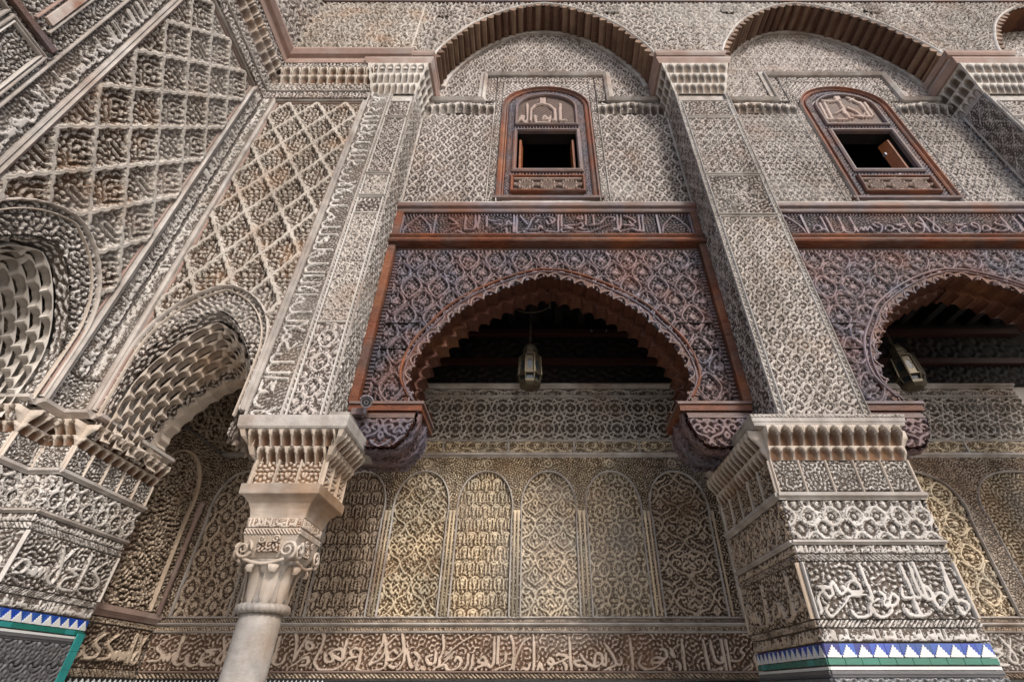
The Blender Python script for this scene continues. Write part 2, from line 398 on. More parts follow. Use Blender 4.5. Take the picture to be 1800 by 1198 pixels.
def p_strokes(strokes, w, under=None, uh=.5, swap=False, curve=True):
    def f(S, Z):
        A, B = (Z, S) if swap else (S, Z)
        D = np.full(S.shape, 9.)
        ss, zz = S[0], Z[:, 0]
        for st in strokes:
            q = spline(st, 4) if curve else st; n = len(q)
            for i, ((x0, y0), (x1, y1)) in enumerate(zip(q[:-1], q[1:])):
                u0, u1, v0, v1 = (y0, y1, x0, x1) if swap else (x0, x1, y0, y1)
                i0, i1 = np.searchsorted(ss, (min(u0, u1) - 2 * w, max(u0, u1) + 2 * w)); j0, j1 = np.searchsorted(zz, (min(v0, v1) - 2 * w, max(v0, v1) + 2 * w))
                if i1 <= i0 or j1 <= j0: continue
                ang = abs(math.sin(math.atan2(y1 - y0, x1 - x0) - .6)); k = (.50 + .68 * ang) * (.72 if i in (0, n - 2) and n > 4 else 1)     # broad pen, thinner at the ends
                D[j0:j1, i0:i1] = np.minimum(D[j0:j1, i0:i1], segd(A[j0:j1, i0:i1], B[j0:j1, i0:i1], x0, y0, x1, y1) / k)
        h = 1 - sm(D, w * .78, w)
        if under:
            gap = sm(D, w * 1.0, w * 1.6)
            h = np.maximum(h, under(S, Z) * uh * gap)
        return h
    return f
LET = [[[(.1, .1), (.08, .95)]], [[(.1, .1), (.1, .95)], [(.1, .1), (.3, .05), (.5, .15), (.55, .4)]], [[(.3, .35), (.15, .5), (.3, .62), (.45, .5), (.4, .3), (.25, .08), (.05, .0)]],
       [[(0, .35), (.1, .1), (.3, .02), (.55, .1), (.62, .4)], [(.3, .45), (.33, .5)]], [[(.05, .2), (.2, .45), (.4, .4), (.35, .2), (.1, .15)], [(.4, .3), (.6, .2)]],
       [[(.6, .9), (.25, .6), (.55, .4), (.5, .2), (.05, .15)]], [[(0, .2), (.12, .35), (.15, .2), (.28, .38), (.3, .2), (.45, .4), (.5, .15)]], [[(.1, .95), (.35, .4), (.3, .1), (.1, .2), (.25, .5), (.5, .95)]],
       [[(.5, .55), (.1, .5), (.4, .4), (.1, .25), (.1, .05), (.5, .05)]]]
def lines_of_script(s0, s1, z0, z1, seed):
    rs = random.Random(seed); out = []; x = s0; h = z1 - z0
    while x < s1 - h * .4:
        L_ = rs.choice([0, 0, 1, 1, 2, 3, 4, 5, 6, 7, 8]); k = h * rs.uniform(.85, 1.05)
        for st in LET[L_]: out.append([(min(x + a * k, s1), z0 + b * h * .96) for a, b in st])
        x += k * {0: .2, 1: .5, 2: .42, 3: .6, 4: .5, 5: .55, 6: .48, 7: .5, 8: .5}[L_]
    return out
def pip(S, Z, poly):
    ins = np.zeros(S.shape, bool); n = len(poly)
    for i in range(n):
        x0, y0 = poly[i]; x1, y1 = poly[(i + 1) % n]
        if y0 == y1: continue
        c = ((y0 > Z) != (y1 > Z)) & (S < (x1 - x0) * (Z - y0) / (y1 - y0) + x0); ins ^= c
    return ins
CELLS = [0]
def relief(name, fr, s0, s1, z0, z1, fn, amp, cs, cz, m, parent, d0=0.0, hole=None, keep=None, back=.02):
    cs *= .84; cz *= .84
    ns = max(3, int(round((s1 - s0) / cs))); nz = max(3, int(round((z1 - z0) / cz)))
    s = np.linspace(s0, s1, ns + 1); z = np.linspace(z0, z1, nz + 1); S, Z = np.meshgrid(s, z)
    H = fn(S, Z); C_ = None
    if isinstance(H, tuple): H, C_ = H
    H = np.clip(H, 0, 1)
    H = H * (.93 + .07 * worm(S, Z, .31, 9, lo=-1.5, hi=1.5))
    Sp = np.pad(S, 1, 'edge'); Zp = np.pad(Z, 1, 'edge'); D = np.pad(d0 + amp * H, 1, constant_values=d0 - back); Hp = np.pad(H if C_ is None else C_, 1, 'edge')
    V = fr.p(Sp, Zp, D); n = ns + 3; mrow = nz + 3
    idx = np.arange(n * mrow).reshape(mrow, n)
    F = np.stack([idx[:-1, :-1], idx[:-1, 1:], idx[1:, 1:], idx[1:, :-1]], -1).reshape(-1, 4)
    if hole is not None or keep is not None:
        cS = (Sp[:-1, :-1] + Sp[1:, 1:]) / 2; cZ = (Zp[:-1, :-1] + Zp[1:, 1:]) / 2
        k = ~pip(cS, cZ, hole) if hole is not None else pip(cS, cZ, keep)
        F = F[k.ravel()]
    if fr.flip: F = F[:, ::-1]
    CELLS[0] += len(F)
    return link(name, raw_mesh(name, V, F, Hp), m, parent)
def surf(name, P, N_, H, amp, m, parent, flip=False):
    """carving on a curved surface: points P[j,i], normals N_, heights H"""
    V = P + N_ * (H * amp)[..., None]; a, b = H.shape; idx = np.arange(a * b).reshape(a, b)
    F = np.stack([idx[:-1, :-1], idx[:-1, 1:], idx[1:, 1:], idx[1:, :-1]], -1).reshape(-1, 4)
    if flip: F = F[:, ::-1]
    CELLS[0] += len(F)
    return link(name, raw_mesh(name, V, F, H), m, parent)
def rect(s0, s1, z0, z1): return [(s0, z0), (s1, z0), (s1, z1), (s0, z1)]
# ------------------------------------------------------------------ reusable pieces
def niche_mesh(name='niche'):
    nx, nv = 14, 11
    x = np.linspace(-.5, .5, nx + 1); v = np.linspace(0, 1, nv + 1); X, Vv = np.meshgrid(x, v)
    flare = .22 + .78 * sm(Vv, -.08, .70)
    q = 1 - (X / .46) ** 2 - (np.clip(Vv - .46, 0, 1) / .48) ** 2
    ang = np.arctan2(X, .35 + Vv); rib = .05 * np.cos(ang * 26)
    out = flare - np.where(q > 0, (.93 * np.sqrt(np.clip(q, 0, 1))) * flare + rib * np.clip(q * 3, 0, 1) * flare, 0)
    V = np.stack([X, -out, Vv], -1); H = np.where(q > .04, .30 - .25 * np.clip(q, 0, 1), 1.0)  # hollows take the ground tint: brown paint and painted-in shade
    idx = np.arange(H.size).reshape(H.shape)
    F = np.stack([idx[:-1, :-1], idx[:-1, 1:], idx[1:, 1:], idx[1:, :-1]], -1).reshape(-1, 4)
    V = V.reshape(-1, 3); h = H.ravel()
    # closing top and sides back to the wall
    top = idx[-1]; bt = len(V); V = np.vstack([V, [(a, .25, 1) for a in x]]); h = np.append(h, np.ones(nx + 1))
    F = np.vstack([F, [(top[i], top[i + 1], bt + i + 1, bt + i) for i in range(nx)]])
    for col, fl in ((idx[:, 0], 0), (idx[:, -1], 1)):
        b0 = len(V); V = np.vstack([V, [(V[c][0], .25, V[c][2]) for c in col]]); h = np.append(h, np.ones(len(col)))
        f = [(col[j], col[j + 1], b0 + j + 1, b0 + j) for j in range(nv)]
        F = np.vstack([F, [g[::-1] for g in f] if fl else f])
    return raw_mesh(name, V, F, h, smooth=True)
NICHE = {}
def niche(m, fr, s, z, d, w, h, out, parent, name='muqarnas_niche', tilt=0):
    if m not in NICHE: NICHE[m] = niche_mesh()
    mw = fr.mat(s, z, d) @ Matrix.Rotation(R(tilt), 4, 'X') @ Matrix.Diagonal((w * .985, out, h, 1))
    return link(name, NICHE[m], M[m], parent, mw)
def lathe_obj(name, c, prof, m, parent, n=24, fn=None, a0=0, smooth=True):
    return MB().lathe(c, prof, n, a0, fn).build(name, m, parent, smooth)
def half_arch(prof, c, k=3):
    """full arch outline left foot -> crown -> right foot from a half profile [(half width, z)] crown first"""
    q = spline(prof, k); L_ = [(c - a, z) for a, z in q[::-1]]; R_ = [(c + a, z) for a, z in q]
    return L_ + R_[1:]
def arc_pts(path, n):
    P = np.array(path); d = np.r_[0, np.cumsum(np.hypot(*np.diff(P, axis=0).T))]; t = np.linspace(0, d[-1], n + 1)
    return np.stack([np.interp(t, d, P[:, 0]), np.interp(t, d, P[:, 1])], -1)
def loft_box(name, x0, x1, y0, y1, prof, m, parent):
    """square block whose plan grows: prof rows (z, outset)"""
    V = []; F = []
    for z, o in prof: V += [(x0 - o, y0 - o, z), (x1 + o, y0 - o, z), (x1 + o, y1 + o, z), (x0 - o, y1 + o, z)]
    for k in range(len(prof) - 1):
        for i in range(4): j = (i + 1) % 4; F.append((k * 4 + i, k * 4 + j, k * 4 + 4 + j, k * 4 + 4 + i))
    F.append((3, 2, 1, 0)); b = 4 * (len(prof) - 1); F.append((b, b + 1, b + 2, b + 3))
    return MB().add(V, F).build(name, m, parent)
def zellij(fr, s0, s1, z0, z1, parent, n, dark=False):
    """stepped merlons over a strip of green tiles; heights z0..z1 from the foot of the green row to the top"""
    h = z1 - z0; zg = z0 + h * .36; w = (s1 - s0) / n
    key = ('merlon', round(w, 4), round(h, 3), fr.flip)
    def poly(fr_, pts, d0, d1):
        k = len(pts); V = [fr_.p(a, b, d1) for a, b in pts] + [fr_.p(a, b, d0) for a, b in pts]
        F = [tuple(range(k))] + [(i, i + k, (i + 1) % k + k, (i + 1) % k) for i in range(k)]
        if fr_.flip: F = [f[::-1] for f in F]
        mb = MB().add(V, F); return mb
    base = Frame((0, 0, 0), (1, 0, 0), (0, -1, 0)); steps = 5; pts = []; H_ = (h * .60)
    for i in range(steps): 
        x = w * (.45 - .40 * i / (steps - 1)); pts += [(x, H_ * .92 * i / steps), (x, H_ * .92 * (i + 1) / steps)]
    pts = pts + [(-a, b) for a, b in pts[::-1]]
    mw = poly(base, pts, 0, .006); me = bpy.data.meshes.new('merlon_tile'); me.from_pydata(mw.V, [], mw.F); me.update(); me.materials.append(M['tile_white'])
    mb2 = MB().box(base, -w / 2 + .001, w / 2 - .001, 0, h * .62, 0, .003); me2 = bpy.data.meshes.new('blue_tile'); me2.from_pydata(mb2.V, [], mb2.F); me2.update()
    mes = []
    for mm in (['zellij'] if dark else ['tile_blue', 'tile_blue2', 'tile_blue3', 'tile_blue']):
        c_ = me2.copy(); c_.name = 'blue_tile'; c_.materials.append(M[mm]); mes.append(c_)
    for i in range(n):
        s = s0 + (i + .5) * w
        link('blue_tile' if not dark else 'black_tile', random.choice(mes), None, parent, fr.mat(s, zg + .002, 0) @ Matrix.Rotation(R(random.uniform(-1, 1)), 4, 'Z') @ Matrix.Rotation(R(random.uniform(-1, 1)), 4, 'X'))
        link('merlon_tile', me, None, parent, fr.mat(s + random.uniform(-.001, .001), zg + .002, .002 + random.uniform(0, .001)) @ Matrix.Rotation(R(random.uniform(-1.5, 1.5)), 4, 'Y') @ Matrix.Rotation(R(random.uniform(-1, 1)), 4, 'Z'))
    if dark: return
    ng = max(2, int(round((s1 - s0) / (w * 1.05)))); e = (s1 - s0) / ng
    for i in range(ng):
        j0 = s0 + i * e; t = random.choice(['tile_green', 'tile_green', 'tile_teal'])
        MB().box(fr, j0 + .0012, j0 + e - .0022, z0 + h * .05, zg - .003, 0, .005 + random.uniform(0, .0015)).build('green_tile' if t == 'tile_green' else 'teal_tile', M[t], parent)
def pier_face(fr, s0, s1, zm, parent, stucco, seed, strokes=None, tiles=True, cs=.0085, nm=11, npan=5, muq=True, nn=10):
    """one dressed face of a pier; zm maps nominal heights to the real ones"""
    g = lambda z: float(np.interp(z, *zm))
    W = s1 - s0
    def rel(nm_, za, zb, fn, amp=.018, m=stucco, ds=0, c=None): return relief(nm_, fr, s0 + ds, s1 - ds, g(za), g(zb), fn, amp, c or cs, cs, M[m], parent, 0)
    if muq:
        mm = 'cap'
        n1 = max(3, int(round(W / .09))); w = W / n1
        for i in range(n1): niche(mm, fr, s0 + (i + .5) * w, g(3.06), .02, w, g(3.21) - g(3.06), .085, parent)
        n2 = n1
        for i in range(n2): niche(mm, fr, s0 + (i + .5) * w, g(2.965), 0, w, g(3.065) - g(2.965), .045, parent)
        e = W / npan
        for i in range(npan):
            a = s0 + i * e; c = a + e / 2; zc = (g(2.73) + g(2.955)) / 2
            fn = p_rosette(c, zc, e * .3, .045, seed + i) if i % 2 == 0 else p_worm(.042, seed + i, e)
            relief('carved_panel', fr, a + .012, a + e - .012, g(2.735), g(2.955), fn, .016, cs, cs, M[stucco], parent)
            strip('panel_fillet', fr, [(a, g(2.72)), (a, g(2.962))], .02, .024, M['cap'], parent)
        strip('panel_fillet', fr, [(s1, g(2.72)), (s1, g(2.962))], .02, .024, M['cap'], parent)
        ledge('ledge', fr, s0 - .02, s1 + .02, g(2.665), g(2.715), M['plain'], parent, 0, proj=.04)
    rel('foliage_panel', 2.395, 2.655, p_ogee(.16, .17, .012, .05, seed, petal=.16), .022)
    ledge('ledge', fr, s0 - .01, s1 + .01, g(2.362), g(2.39), M['plain'], parent, 0, proj=.028)
    rel('script_band', 2.305, 2.36, p_strokes(lines_of_script(s0, s1, g(2.31), g(2.355), seed), .006, p_worm(.03, seed), .4), .012)
    rel('rope_moulding', 2.258, 2.30, p_rope(.028, 1.0), .014)
    sv = strokes or lines_of_script(s0 + .03, s1 - .03, g(1.94), g(2.24), seed + 1)
    rel('inscription_panel', 1.918, 2.25, p_strokes(sv, .0145, p_worm(.055, seed + 2), .66), .03, ds=.025 if W > .5 else .01, c=.0075)
    if W > .5:
        for a in (s0 + .012, s1 - .012): strip('panel_fillet', fr, [(a, g(1.92)), (a, g(2.25))], .02, .026, M[stucco], parent)
    rel('rope_moulding', 1.872, 1.912, p_rope(.026, -1.0), .013)
    rel('script_band', 1.795, 1.866, p_strokes(lines_of_script(s0, s1, g(1.80), g(1.86), seed + 5), .008, p_worm(.03, seed), .4), .012)
    if tiles:
        zellij(fr, s0, s1, g(1.672), g(1.787), parent, nm)
        MB().box(fr, s0, s1, g(1.652), g(1.668), 0, .006).build('white_tile_strip', M['tile_white'], parent)
        ledge('black_moulding', fr, s0, s1, g(1.615), g(1.648), M['tile_dark'], parent, 0, proj=.012)
        rel('black_carved_tile', 1.30, 1.61, p_vine(.16, .17, .011, 8), .022, 'tile_dark')
def face_frames(x0, x1, y0, y1):
    """front, left and right side frames of a block; s is measured from the block's front/left corner"""
    return (Frame((x0, y0, 0), (1, 0, 0), (0, -1, 0)), Frame((x0, y1, 0), (0, -1, 0), (-1, 0, 0)), Frame((x1, y0, 0), (0, 1, 0), (1, 0, 0)))
def muq_console(x0, x1, y0, y1, zb, zt, proj, tiers, m, parent, nf, ns, left=True, right=True):
    prof = []
    for k in range(tiers + 1): prof.append((zb + (zt - zb) * k / tiers, proj * (k - 1) / tiers - .04))
    loft_box('console_core', x0, x1, y0, y1, prof, M[m], parent)
    h = (zt - zb) / tiers; dp = proj / tiers
    for k in range(tiers):
        o = dp * k; z = zb + h * k
        A, B, C = face_frames(x0 - o, x1 + o, y0 - o, y1)
        for fr, L_, n, on in ((A, x1 - x0 + 2 * o, nf + (k % 2), True), (B, y1 - y0 + o, ns, left), (C, y1 - y0 + o, ns, right)):
            if not on: continue
            w = L_ / n
            for i in range(n): niche(m, fr, (i + .5) * w, z, -.01, w, h, dp + .012, parent)
        for sx, cx_ in ((-1, x0), (1, x1)):                 # little corner pendants
            V = []
            for zz, oo, sz in ((z + .004, o - .004, .022), (z + h * .5, o + dp * .75, .03), (z + h, o + dp + .006, .045)):
                ax = cx_ + sx * oo; ay = y0 - oo; V += [(ax, ay, zz), (ax - sx * sz, ay, zz), (ax - sx * sz, ay + sz, zz), (ax, ay + sz, zz)]
            F = [(b + i, b + (i + 1) % 4, b + 4 + (i + 1) % 4, b + 4 + i) for b in (0, 4) for i in range(4)] + [(0, 3, 2, 1), (8, 9, 10, 11)]
            MB().add(V, F).build('corner_pendant', M[m], parent)
# ------------------------------------------------------------------ main dimensions
YP, YS, YU, YC, YB = 3.605, 3.98, 4.04, 3.50, 5.60     # pilaster front, wood screens, upper walls, capital fronts, gallery back wall
XC = -3.90                                           # inner corner of the courtyard
BC = (0.13, 4.66)                                    # centres of the two bays
PIL = [(-2.40, -1.73), (1.985, 2.745), (6.44, 7.20)]
FAC = Frame((0, YP, 0), (1, 0, 0), (0, -1, 0))
FS = Frame((0, YS, 0), (1, 0, 0), (0, -1, 0)); FU = Frame((0, YU, 0), (1, 0, 0), (0, -1, 0)); FB = Frame((0, YB, 0), (1, 0, 0), (0, -1, 0))
FC = Frame((XC, YP, 0), (1, 0, 0), (0, -1, 0)); FL = Frame((XC, YP, 0), (0, -1, 0), (1, 0, 0))
def dec(t): return [[(int(a) / 1000, int(b) / 1000) for a, b in (p.split(',') for p in st.split())] for st in t.split('|')]
PIER = '2150,2237 2150,2148 2160,2038 2131,2032|2421,2237 2425,2136 2431,2044|2477,2237 2474,2123 2481,2050 2524,2026 2551,2056 2531,2099 2502,2080|2508,2243 2512,2044|2113,2071 2026,2074 2027,2105 2070,2136 2097,2117 2103,2089|2126,2053 2015,2044 1983,2014 1867,1932 1838,1961 1864,1996|1994,2099 1999,2074 1965,2056 1949,2086 1935,2123 1913,2099 1911,2056 1878,2038 1855,2086 1897,2093 1825,2099|1850,2074 1809,2032 1803,1955 1773,1944|1779,2231 1777,2099 1776,1973|1997,1961 2023,1926 2107,1938 2130,1996 2189,2026|2136,1979 2146,1938 2181,1926 2234,1944 2260,1973|2217,1996 2241,1990 2289,2056 2319,2032 2290,1996 2234,1990|2219,2068 2241,2038 2215,2008|2369,2086 2357,2044 2379,2032 2429,2038 2466,2032|2346,1973 2363,1938 2469,1938 2500,1961|2550,2026 2585,2056 2625,2056 2628,2020 2565,1973 2549,2008 2553,2032|2675,2129 2666,2044 2634,2032|2680,2154 2692,2014|2701,2020 2749,2008 2744,1973 2696,1944 2683,1985|2696,2243 2687,2044|2420,2020 2419,1973 2429,1938|2068,2186 2088,2148'
BACK = '-2122,2021 -2091,1978 -2097,1885 -2132,1794 -2124,1762 -2063,1713 -1937,1713 -1850,1754 -1812,1802 -1718,1819 -1709,1868 -1771,1885 -1804,1852 -1767,1819|-2047,1844 -2021,1778 -1955,1786 -1990,1852 -1937,1877 -1886,1868 -1871,1802 -1898,1794 -2008,1844|-1858,1961 -1866,1868 -1861,1802|-1701,1877 -1706,1762 -1716,1721 -1663,1697 -1549,1705 -1442,1754 -1495,1995|-1508,2013 -1510,1910 -1599,1762 -1561,1770 -1508,1794 -1478,1844|-1365,1995 -1460,1910 -1468,1844|-1328,2013 -1296,1877 -1353,1802 -1420,1794 -1437,1835 -1384,1868 -1350,1844|-1278,1885 -1279,1770 -1353,1689 -1488,1689|-1411,1745 -1360,1729 -1307,1762|-1257,1877 -1207,1745 -1169,1745 -1128,1802 -1184,1852|-1142,1762 -1142,1697 -1098,1729 -1074,1689 -1080,1737|-979,1860 -977,1770 -1035,1762 -1061,1811 -1004,1827|-925,1995 -903,1885 -932,1794 -916,1745 -792,1860|-878,1754 -972,1721 -967,1681 -888,1666 -775,1689|-2265,1745 -2199,1754 -2203,1802 -2252,1802 -2308,1762 -2367,1729|-2252,1944 -2185,1919 -2194,1877 -2238,1894 -2252,1944|-2386,2030 -2341,1910 -2335,1786|-2248,2004 -2302,1877 -2342,1778|-617,1995 -760,1919 -897,1811|-870,1745 -837,1705 -752,1729 -728,1786 -770,1811 -786,1778|-664,1835 -659,1770 -693,1713 -748,1681|-614,1827 -626,1729 -690,1681 -882,1673|-416,1978 -415,1762 -463,1745 -506,1811 -562,1778 -483,1754 -568,1729 -576,1697 -497,1673 -421,1697 -365,1721 -249,1754|-376,1978 -376,1762|-257,1987 -225,1910 -230,1745 -305,1681 -363,1681 -392,1697|-301,1844 -299,1786 -337,1754|-67,1970 -136,1927 -202,1794 -219,1697 -180,1681 -132,1721 -84,1713 -65,1762|-27,1978 -26,1745 -45,1673 3,1697 32,1762 70,1689 119,1713 159,1770 130,1802 110,1770 158,1754 297,1811 209,1835 189,1819|323,1978 332,1713 369,1681 456,1697 468,1737 391,1745 364,1778 422,1786|256,1770 284,1737 263,1689 195,1666 137,1666 138,1697|425,1835 480,1770 565,1737 626,1770 630,1827 583,1844 559,1794 556,1737|668,1927 762,1770 680,1721 541,1666 503,1681|671,1844 663,1754 625,1762|815,1811 809,1754 761,1762|699,1713 725,1681 695,1666 667,1681 699,1713|656,1666 693,1650 849,1673|918,1970 922,1745 904,1666 865,1666|739,1658 838,1681 884,1745|1021,1835 983,1762 1036,1721 1134,1729 1253,1811 1252,1868 1204,1877|1120,1770 1168,1770 1221,1794 1165,1811 1113,1794 1108,1754|936,1697 950,1650 1019,1666 1044,1713|1259,1729 1300,1681 1362,1705 1370,1754 1337,1786|1367,1910 1308,1852 1332,1819 1304,1885|1426,1961 1415,1681 1403,1666|1129,1697 1162,1658 1274,1642 1469,1658|1633,1953 1644,1762 1640,1697 1586,1666 1629,1642 1654,1673|1703,1953 1719,1794 1782,1770 1783,1819|1679,1697 1773,1729 1710,1666 1659,1650 1682,1713 1739,1666 1797,1666|1812,1953 1806,1666|1857,1953 1841,1650|1863,1786 1951,1786 2002,1835 1981,1868 2031,1910|2143,1961 2103,1697|2050,1754 1949,1697 1893,1666 1879,1689|1975,1650 1997,1697 2053,1729 2062,1762|2098,1827 2099,1681 2067,1634'
BEAM = '-872,6269 -864,6037|-751,6303 -745,6069 -808,6037 -865,6053|-704,6286 -711,6069|-613,6269 -602,6086|-274,6286 -272,5988|-240,6286 -239,5988 -179,6004|-598,6218 -507,6185 -452,6218|-565,6021 -437,6118 -515,6135|-446,6069 -370,6118 -304,6135 -350,6185 -370,6118|-432,6021 -368,6053 -354,5972 -310,5988|-195,6269 -114,6135|54,6269 -37,6252 -102,6069 -156,5988 -14,5972 74,5988|-102,6037 8,6037 42,6102 75,6053|-14,6152 20,6218|121,6202 142,6135 187,6152 166,6218|-1090,5988 -1009,6053 -936,6102|-1074,6252 -1000,6185 -961,6135 -1039,6135|-1021,5956 -938,6004 -846,5956 -748,5972|267,6303 259,6004|307,6303 300,6086|130,6269 220,6218 184,6135|116,6004 248,5988|485,6118 339,6102 437,6053 305,6053 314,5988 402,6004|607,6303 596,6118|697,6303 697,6135|479,6235 548,6269 557,6218 490,6235|496,6118 542,6152 561,6086 515,6069 558,6037 603,6053|629,6118 764,6135 790,6185|446,6004 621,5988 712,6037 805,6086 887,6135 922,6152|788,6152 852,6252 942,6252 949,6202 891,6185|875,6004 966,6037 1006,5988|992,6303 977,6037|1037,6303 1001,6053 913,6053|1070,6286 1154,6235 1203,6168 1154,6135 1126,6185|1052,6118 1184,6102|1253,6303 1242,6037|1298,6303 1282,6004|1007,6004 1145,6053 1196,6021 1282,6004'
KUF1 = '370,8997 357,8544 448,8544|-145,8997 -140,8529 -172,8469 -206,8529 -191,8650|-288,8499 -231,8559 -224,8650 -256,8559|-90,8529 -84,8837 -25,8965 95,9013 198,8965 280,8837 282,8529 233,8544|210,8650 190,8484 -7,8469 -24,8650 9,8650|75,8544 175,8559 126,8650 92,8589|70,9161 70,9029|123,9161 121,9029'
KUF2 = '4437,9004 4404,8565 4487,8565|4517,9036 4481,8596|4754,9268 4747,9102 4614,9069 4505,9102|4807,9268 4793,9135|4769,9069 4747,8596 4797,8596|4835,8875 4918,8781 4958,8626 5028,8718|4803,8657 5092,8626 5150,8687|5084,9036 5071,8657|5153,9036 5133,8687|4575,8718 4738,8844 4726,8718|4939,9201 5072,9004|4937,9102 5078,9201|4553,8565 4702,8565'

# ------------------------------------------------------------------ ground
g = MB(); g.add([(-60, -60, 0), (60, -60, 0), (60, 60, 0), (-60, 60, 0)], [(0, 1, 2, 3)])
tag(g.build('courtyard_floor', M['paving']), kind='structure')

# ------------------------------------------------------------------ gallery back wall
bw = thing('back_wall', 'golden-lit carved plaster wall at the back of the gallery, seen under the wooden arches', 'wall', (0, YB, 0))
MB().box(FB, -4.0, 9.0, 0, 4.84, -.4, -.03).build('masonry', M['plain'], bw)
X0, X1 = -3.80, 6.3
def bband(name, z0, z1, fn, amp, m='stucco_warm_lit', x0=X0, x1=X1, cs=.0115, cz=.0105): return relief(name, FB, x0, x1, z0, z1, fn, amp, cs, cz, M[m], bw)
ledge('ledge', FB, X0, X1, 4.79, 4.84, M['plain'], bw, 0, proj=.07)
bband('frieze', 4.69, 4.785, p_ogee(.42, .16, .012, .045, 3), .02, 'stucco')
for x in np.arange(-3.4, 6.2, .84): MB().box(FB, x, x + .018, 4.69, 4.785, 0, .026).build('divider', M['plain'], bw)
ledge('ledge', FB, X0, X1, 4.655, 4.685, M['plain'], bw, 0, proj=.03)
bband('star_strapwork', 4.07, 4.65, p_star(.29, .0115, 0, 4.36), .034, 'stucco', cs=.010, cz=.010)
ledge('ledge', FB, X0, X1, 4.045, 4.068, M['plain'], bw, 0, proj=.025)
bband('frieze', 3.89, 4.042, p_ogee(.36, .21, .011, .04, 5), .02)
for x in np.arange(-3.55, 6.2, .80): MB().box(FB, x, x + .02, 3.89, 4.042, 0, .026).build('divider', M['plain'], bw)
ledge('ledge', FB, X0, X1, 3.835, 3.885, M['plain'], bw, 0, proj=.05)
# blind arcade
HALF = [(0, 3.66), (.09, 3.645), (.19, 3.58), (.265, 3.47), (.305, 3.34), (.315, 3.20), (.305, 3.10)]
arc_c = [(-3.40, .30), (-2.75, .315), (-2.035, .32), (-1.31, .32), (-.585, .32), (.14, .32), (.875, .32), (1.62, .335), (2.4, .34), (3.2, .36), (4.38, .50), (5.62, .58)]
polys = []
for c, hw in arc_c:
    k = hw / .32
    P = half_arch([(a * k, z) for a, z in HALF], c, 3)
    polys.append([(c - hw * .955, 2.10)] + P + [(c + hw * .955, 2.10)])
def sp_fn(S, Z):
    h = worm(S, Z, .042, 4, .73)
    for c, hw in arc_c[:-1]:
        r = np.hypot(S - c, Z - 3.755); h = np.where(r < .055, 0, h); h = np.maximum(h, 1 - sm(np.abs(r - .042), .006, .014)); h = np.maximum(h, 1 - sm(r, .014, .022))
    return h
def hole_any(S, Z, ps):
    m_ = np.zeros(S.shape, bool)
    for p in ps: m_ |= pip(S, Z, p)
    return m_
for i, (c, hw) in enumerate(arc_c):
    a = X0 if i == 0 else (arc_c[i - 1][0] + arc_c[i - 1][1] + c - hw) / 2
    b = X1 if i == len(arc_c) - 1 else (c + hw + arc_c[i + 1][0] - arc_c[i + 1][1]) / 2
    relief('spandrel', FB, a, b, 2.145, 3.832, sp_fn, .028, .011, .011, M['stucco_warm_lit' if -1.8 < c < 1.3 else 'stucco_brown'], bw, .012, hole=polys[i])  # golden copy in the middle, brown beyond: brightness painted into the stucco
pats = [p_ogee(.2, .3, .010, .05, 7), p_vine(.30, .32, .0115, 8, -2.75, L=.05), p_archrows(.125, .15, .0095, -2.035), p_vine(.30, .38, .0120, 3, -1.31 - .15, L=.05),
        p_archrows(.128, .15, .0095, -.585), p_vine(.31, .36, .0120, 5, .14, L=.05), p_ogee(.16, .2, .009, .045, 4, .875, petal=.22), p_vine(.42, .36, .013, 6, 1.62, L=.05),
        p_worm(.05, 5), p_worm(.05, 6), p_ogee(.30, .34, .014, .055, 9, 4.38, petal=.2), p_worm(.06, 11, 1.16)]
for i, (c, hw) in enumerate(arc_c):
    if i in (8, 9): continue
    m_ = ['stucco_brown', 'stucco_brown', 'stucco_brown', 'stucco_warm_lit', 'stucco_warm_lit', 'stucco_warm_lit', 'stucco_warm_lit', 'stucco_brown', 0, 0, 'stucco_warm_lit', 'stucco_warm_lit'][i]
    ap = relief('arched_panel', FB, c - hw, c + hw, 2.15, 3.665, pats[i], .028, .0092, .0098, M[m_], bw, -.012, keep=polys[i], back=.015)
    tag(ap, ['', '', 'panel of small horseshoe arches in rows', 'panel of large curling vines', 'panel of stacked little arches', 'tall pale panel of mirrored scrolls', 'panel of small lozenges with rosettes', 'brown panel of scrolls at the right', '', '', '', ''][i] or None)
    P = polys[i]
    strip('arch_moulding', FB, [(P[0][0], 2.15)] + P[1:-1] + [(P[-1][0], 2.15)], .020, .032, M['plain'], bw, d0=.012)
    inner = [(c + (x - c) * .90, z if z < 3.3 else 3.3 + (z - 3.3) * .86) for x, z in P[1:-1]]
    if i >= 2 and i < 8:
        for sx in (-1, 1):
            xx = c + sx * (hw + .022)
            lathe_obj('colonnette', (xx, YB - .03, 0), [(.012, 2.16), (.012, 3.08), (.020, 3.10), (.014, 3.13), (.022, 3.18), (.022, 3.20)], M['stucco_warm_lit' if -1.8 < c < 1.0 else 'stucco_brown'], bw, 8)
strip('panel_sill', FB, [(X0, 2.148), (X1, 2.148)], .02, .03, M['plain'], bw)
bband('rope_moulding', 2.105, 2.137, p_rope(.028), .016, 'stucco_brown')
ledge('ledge', FB, X0, X1, 2.072, 2.10, M['plain'], bw, 0, proj=.045)
bband('bead_band', 2.03, 2.069, p_beads(.052, 2.05, .014), .018, 'stucco_brown', cs=.009, cz=.008)
ledge('ledge', FB, X0, X1, 2.012, 2.027, M['plain'], bw, 0, proj=.03)
bk = dec(BACK) + lines_of_script(-3.75, -2.42, 1.74, 2.0, 12) + lines_of_script(2.2, 6.2, 1.74, 2.0, 13)
bk_n = len(dec(BACK))
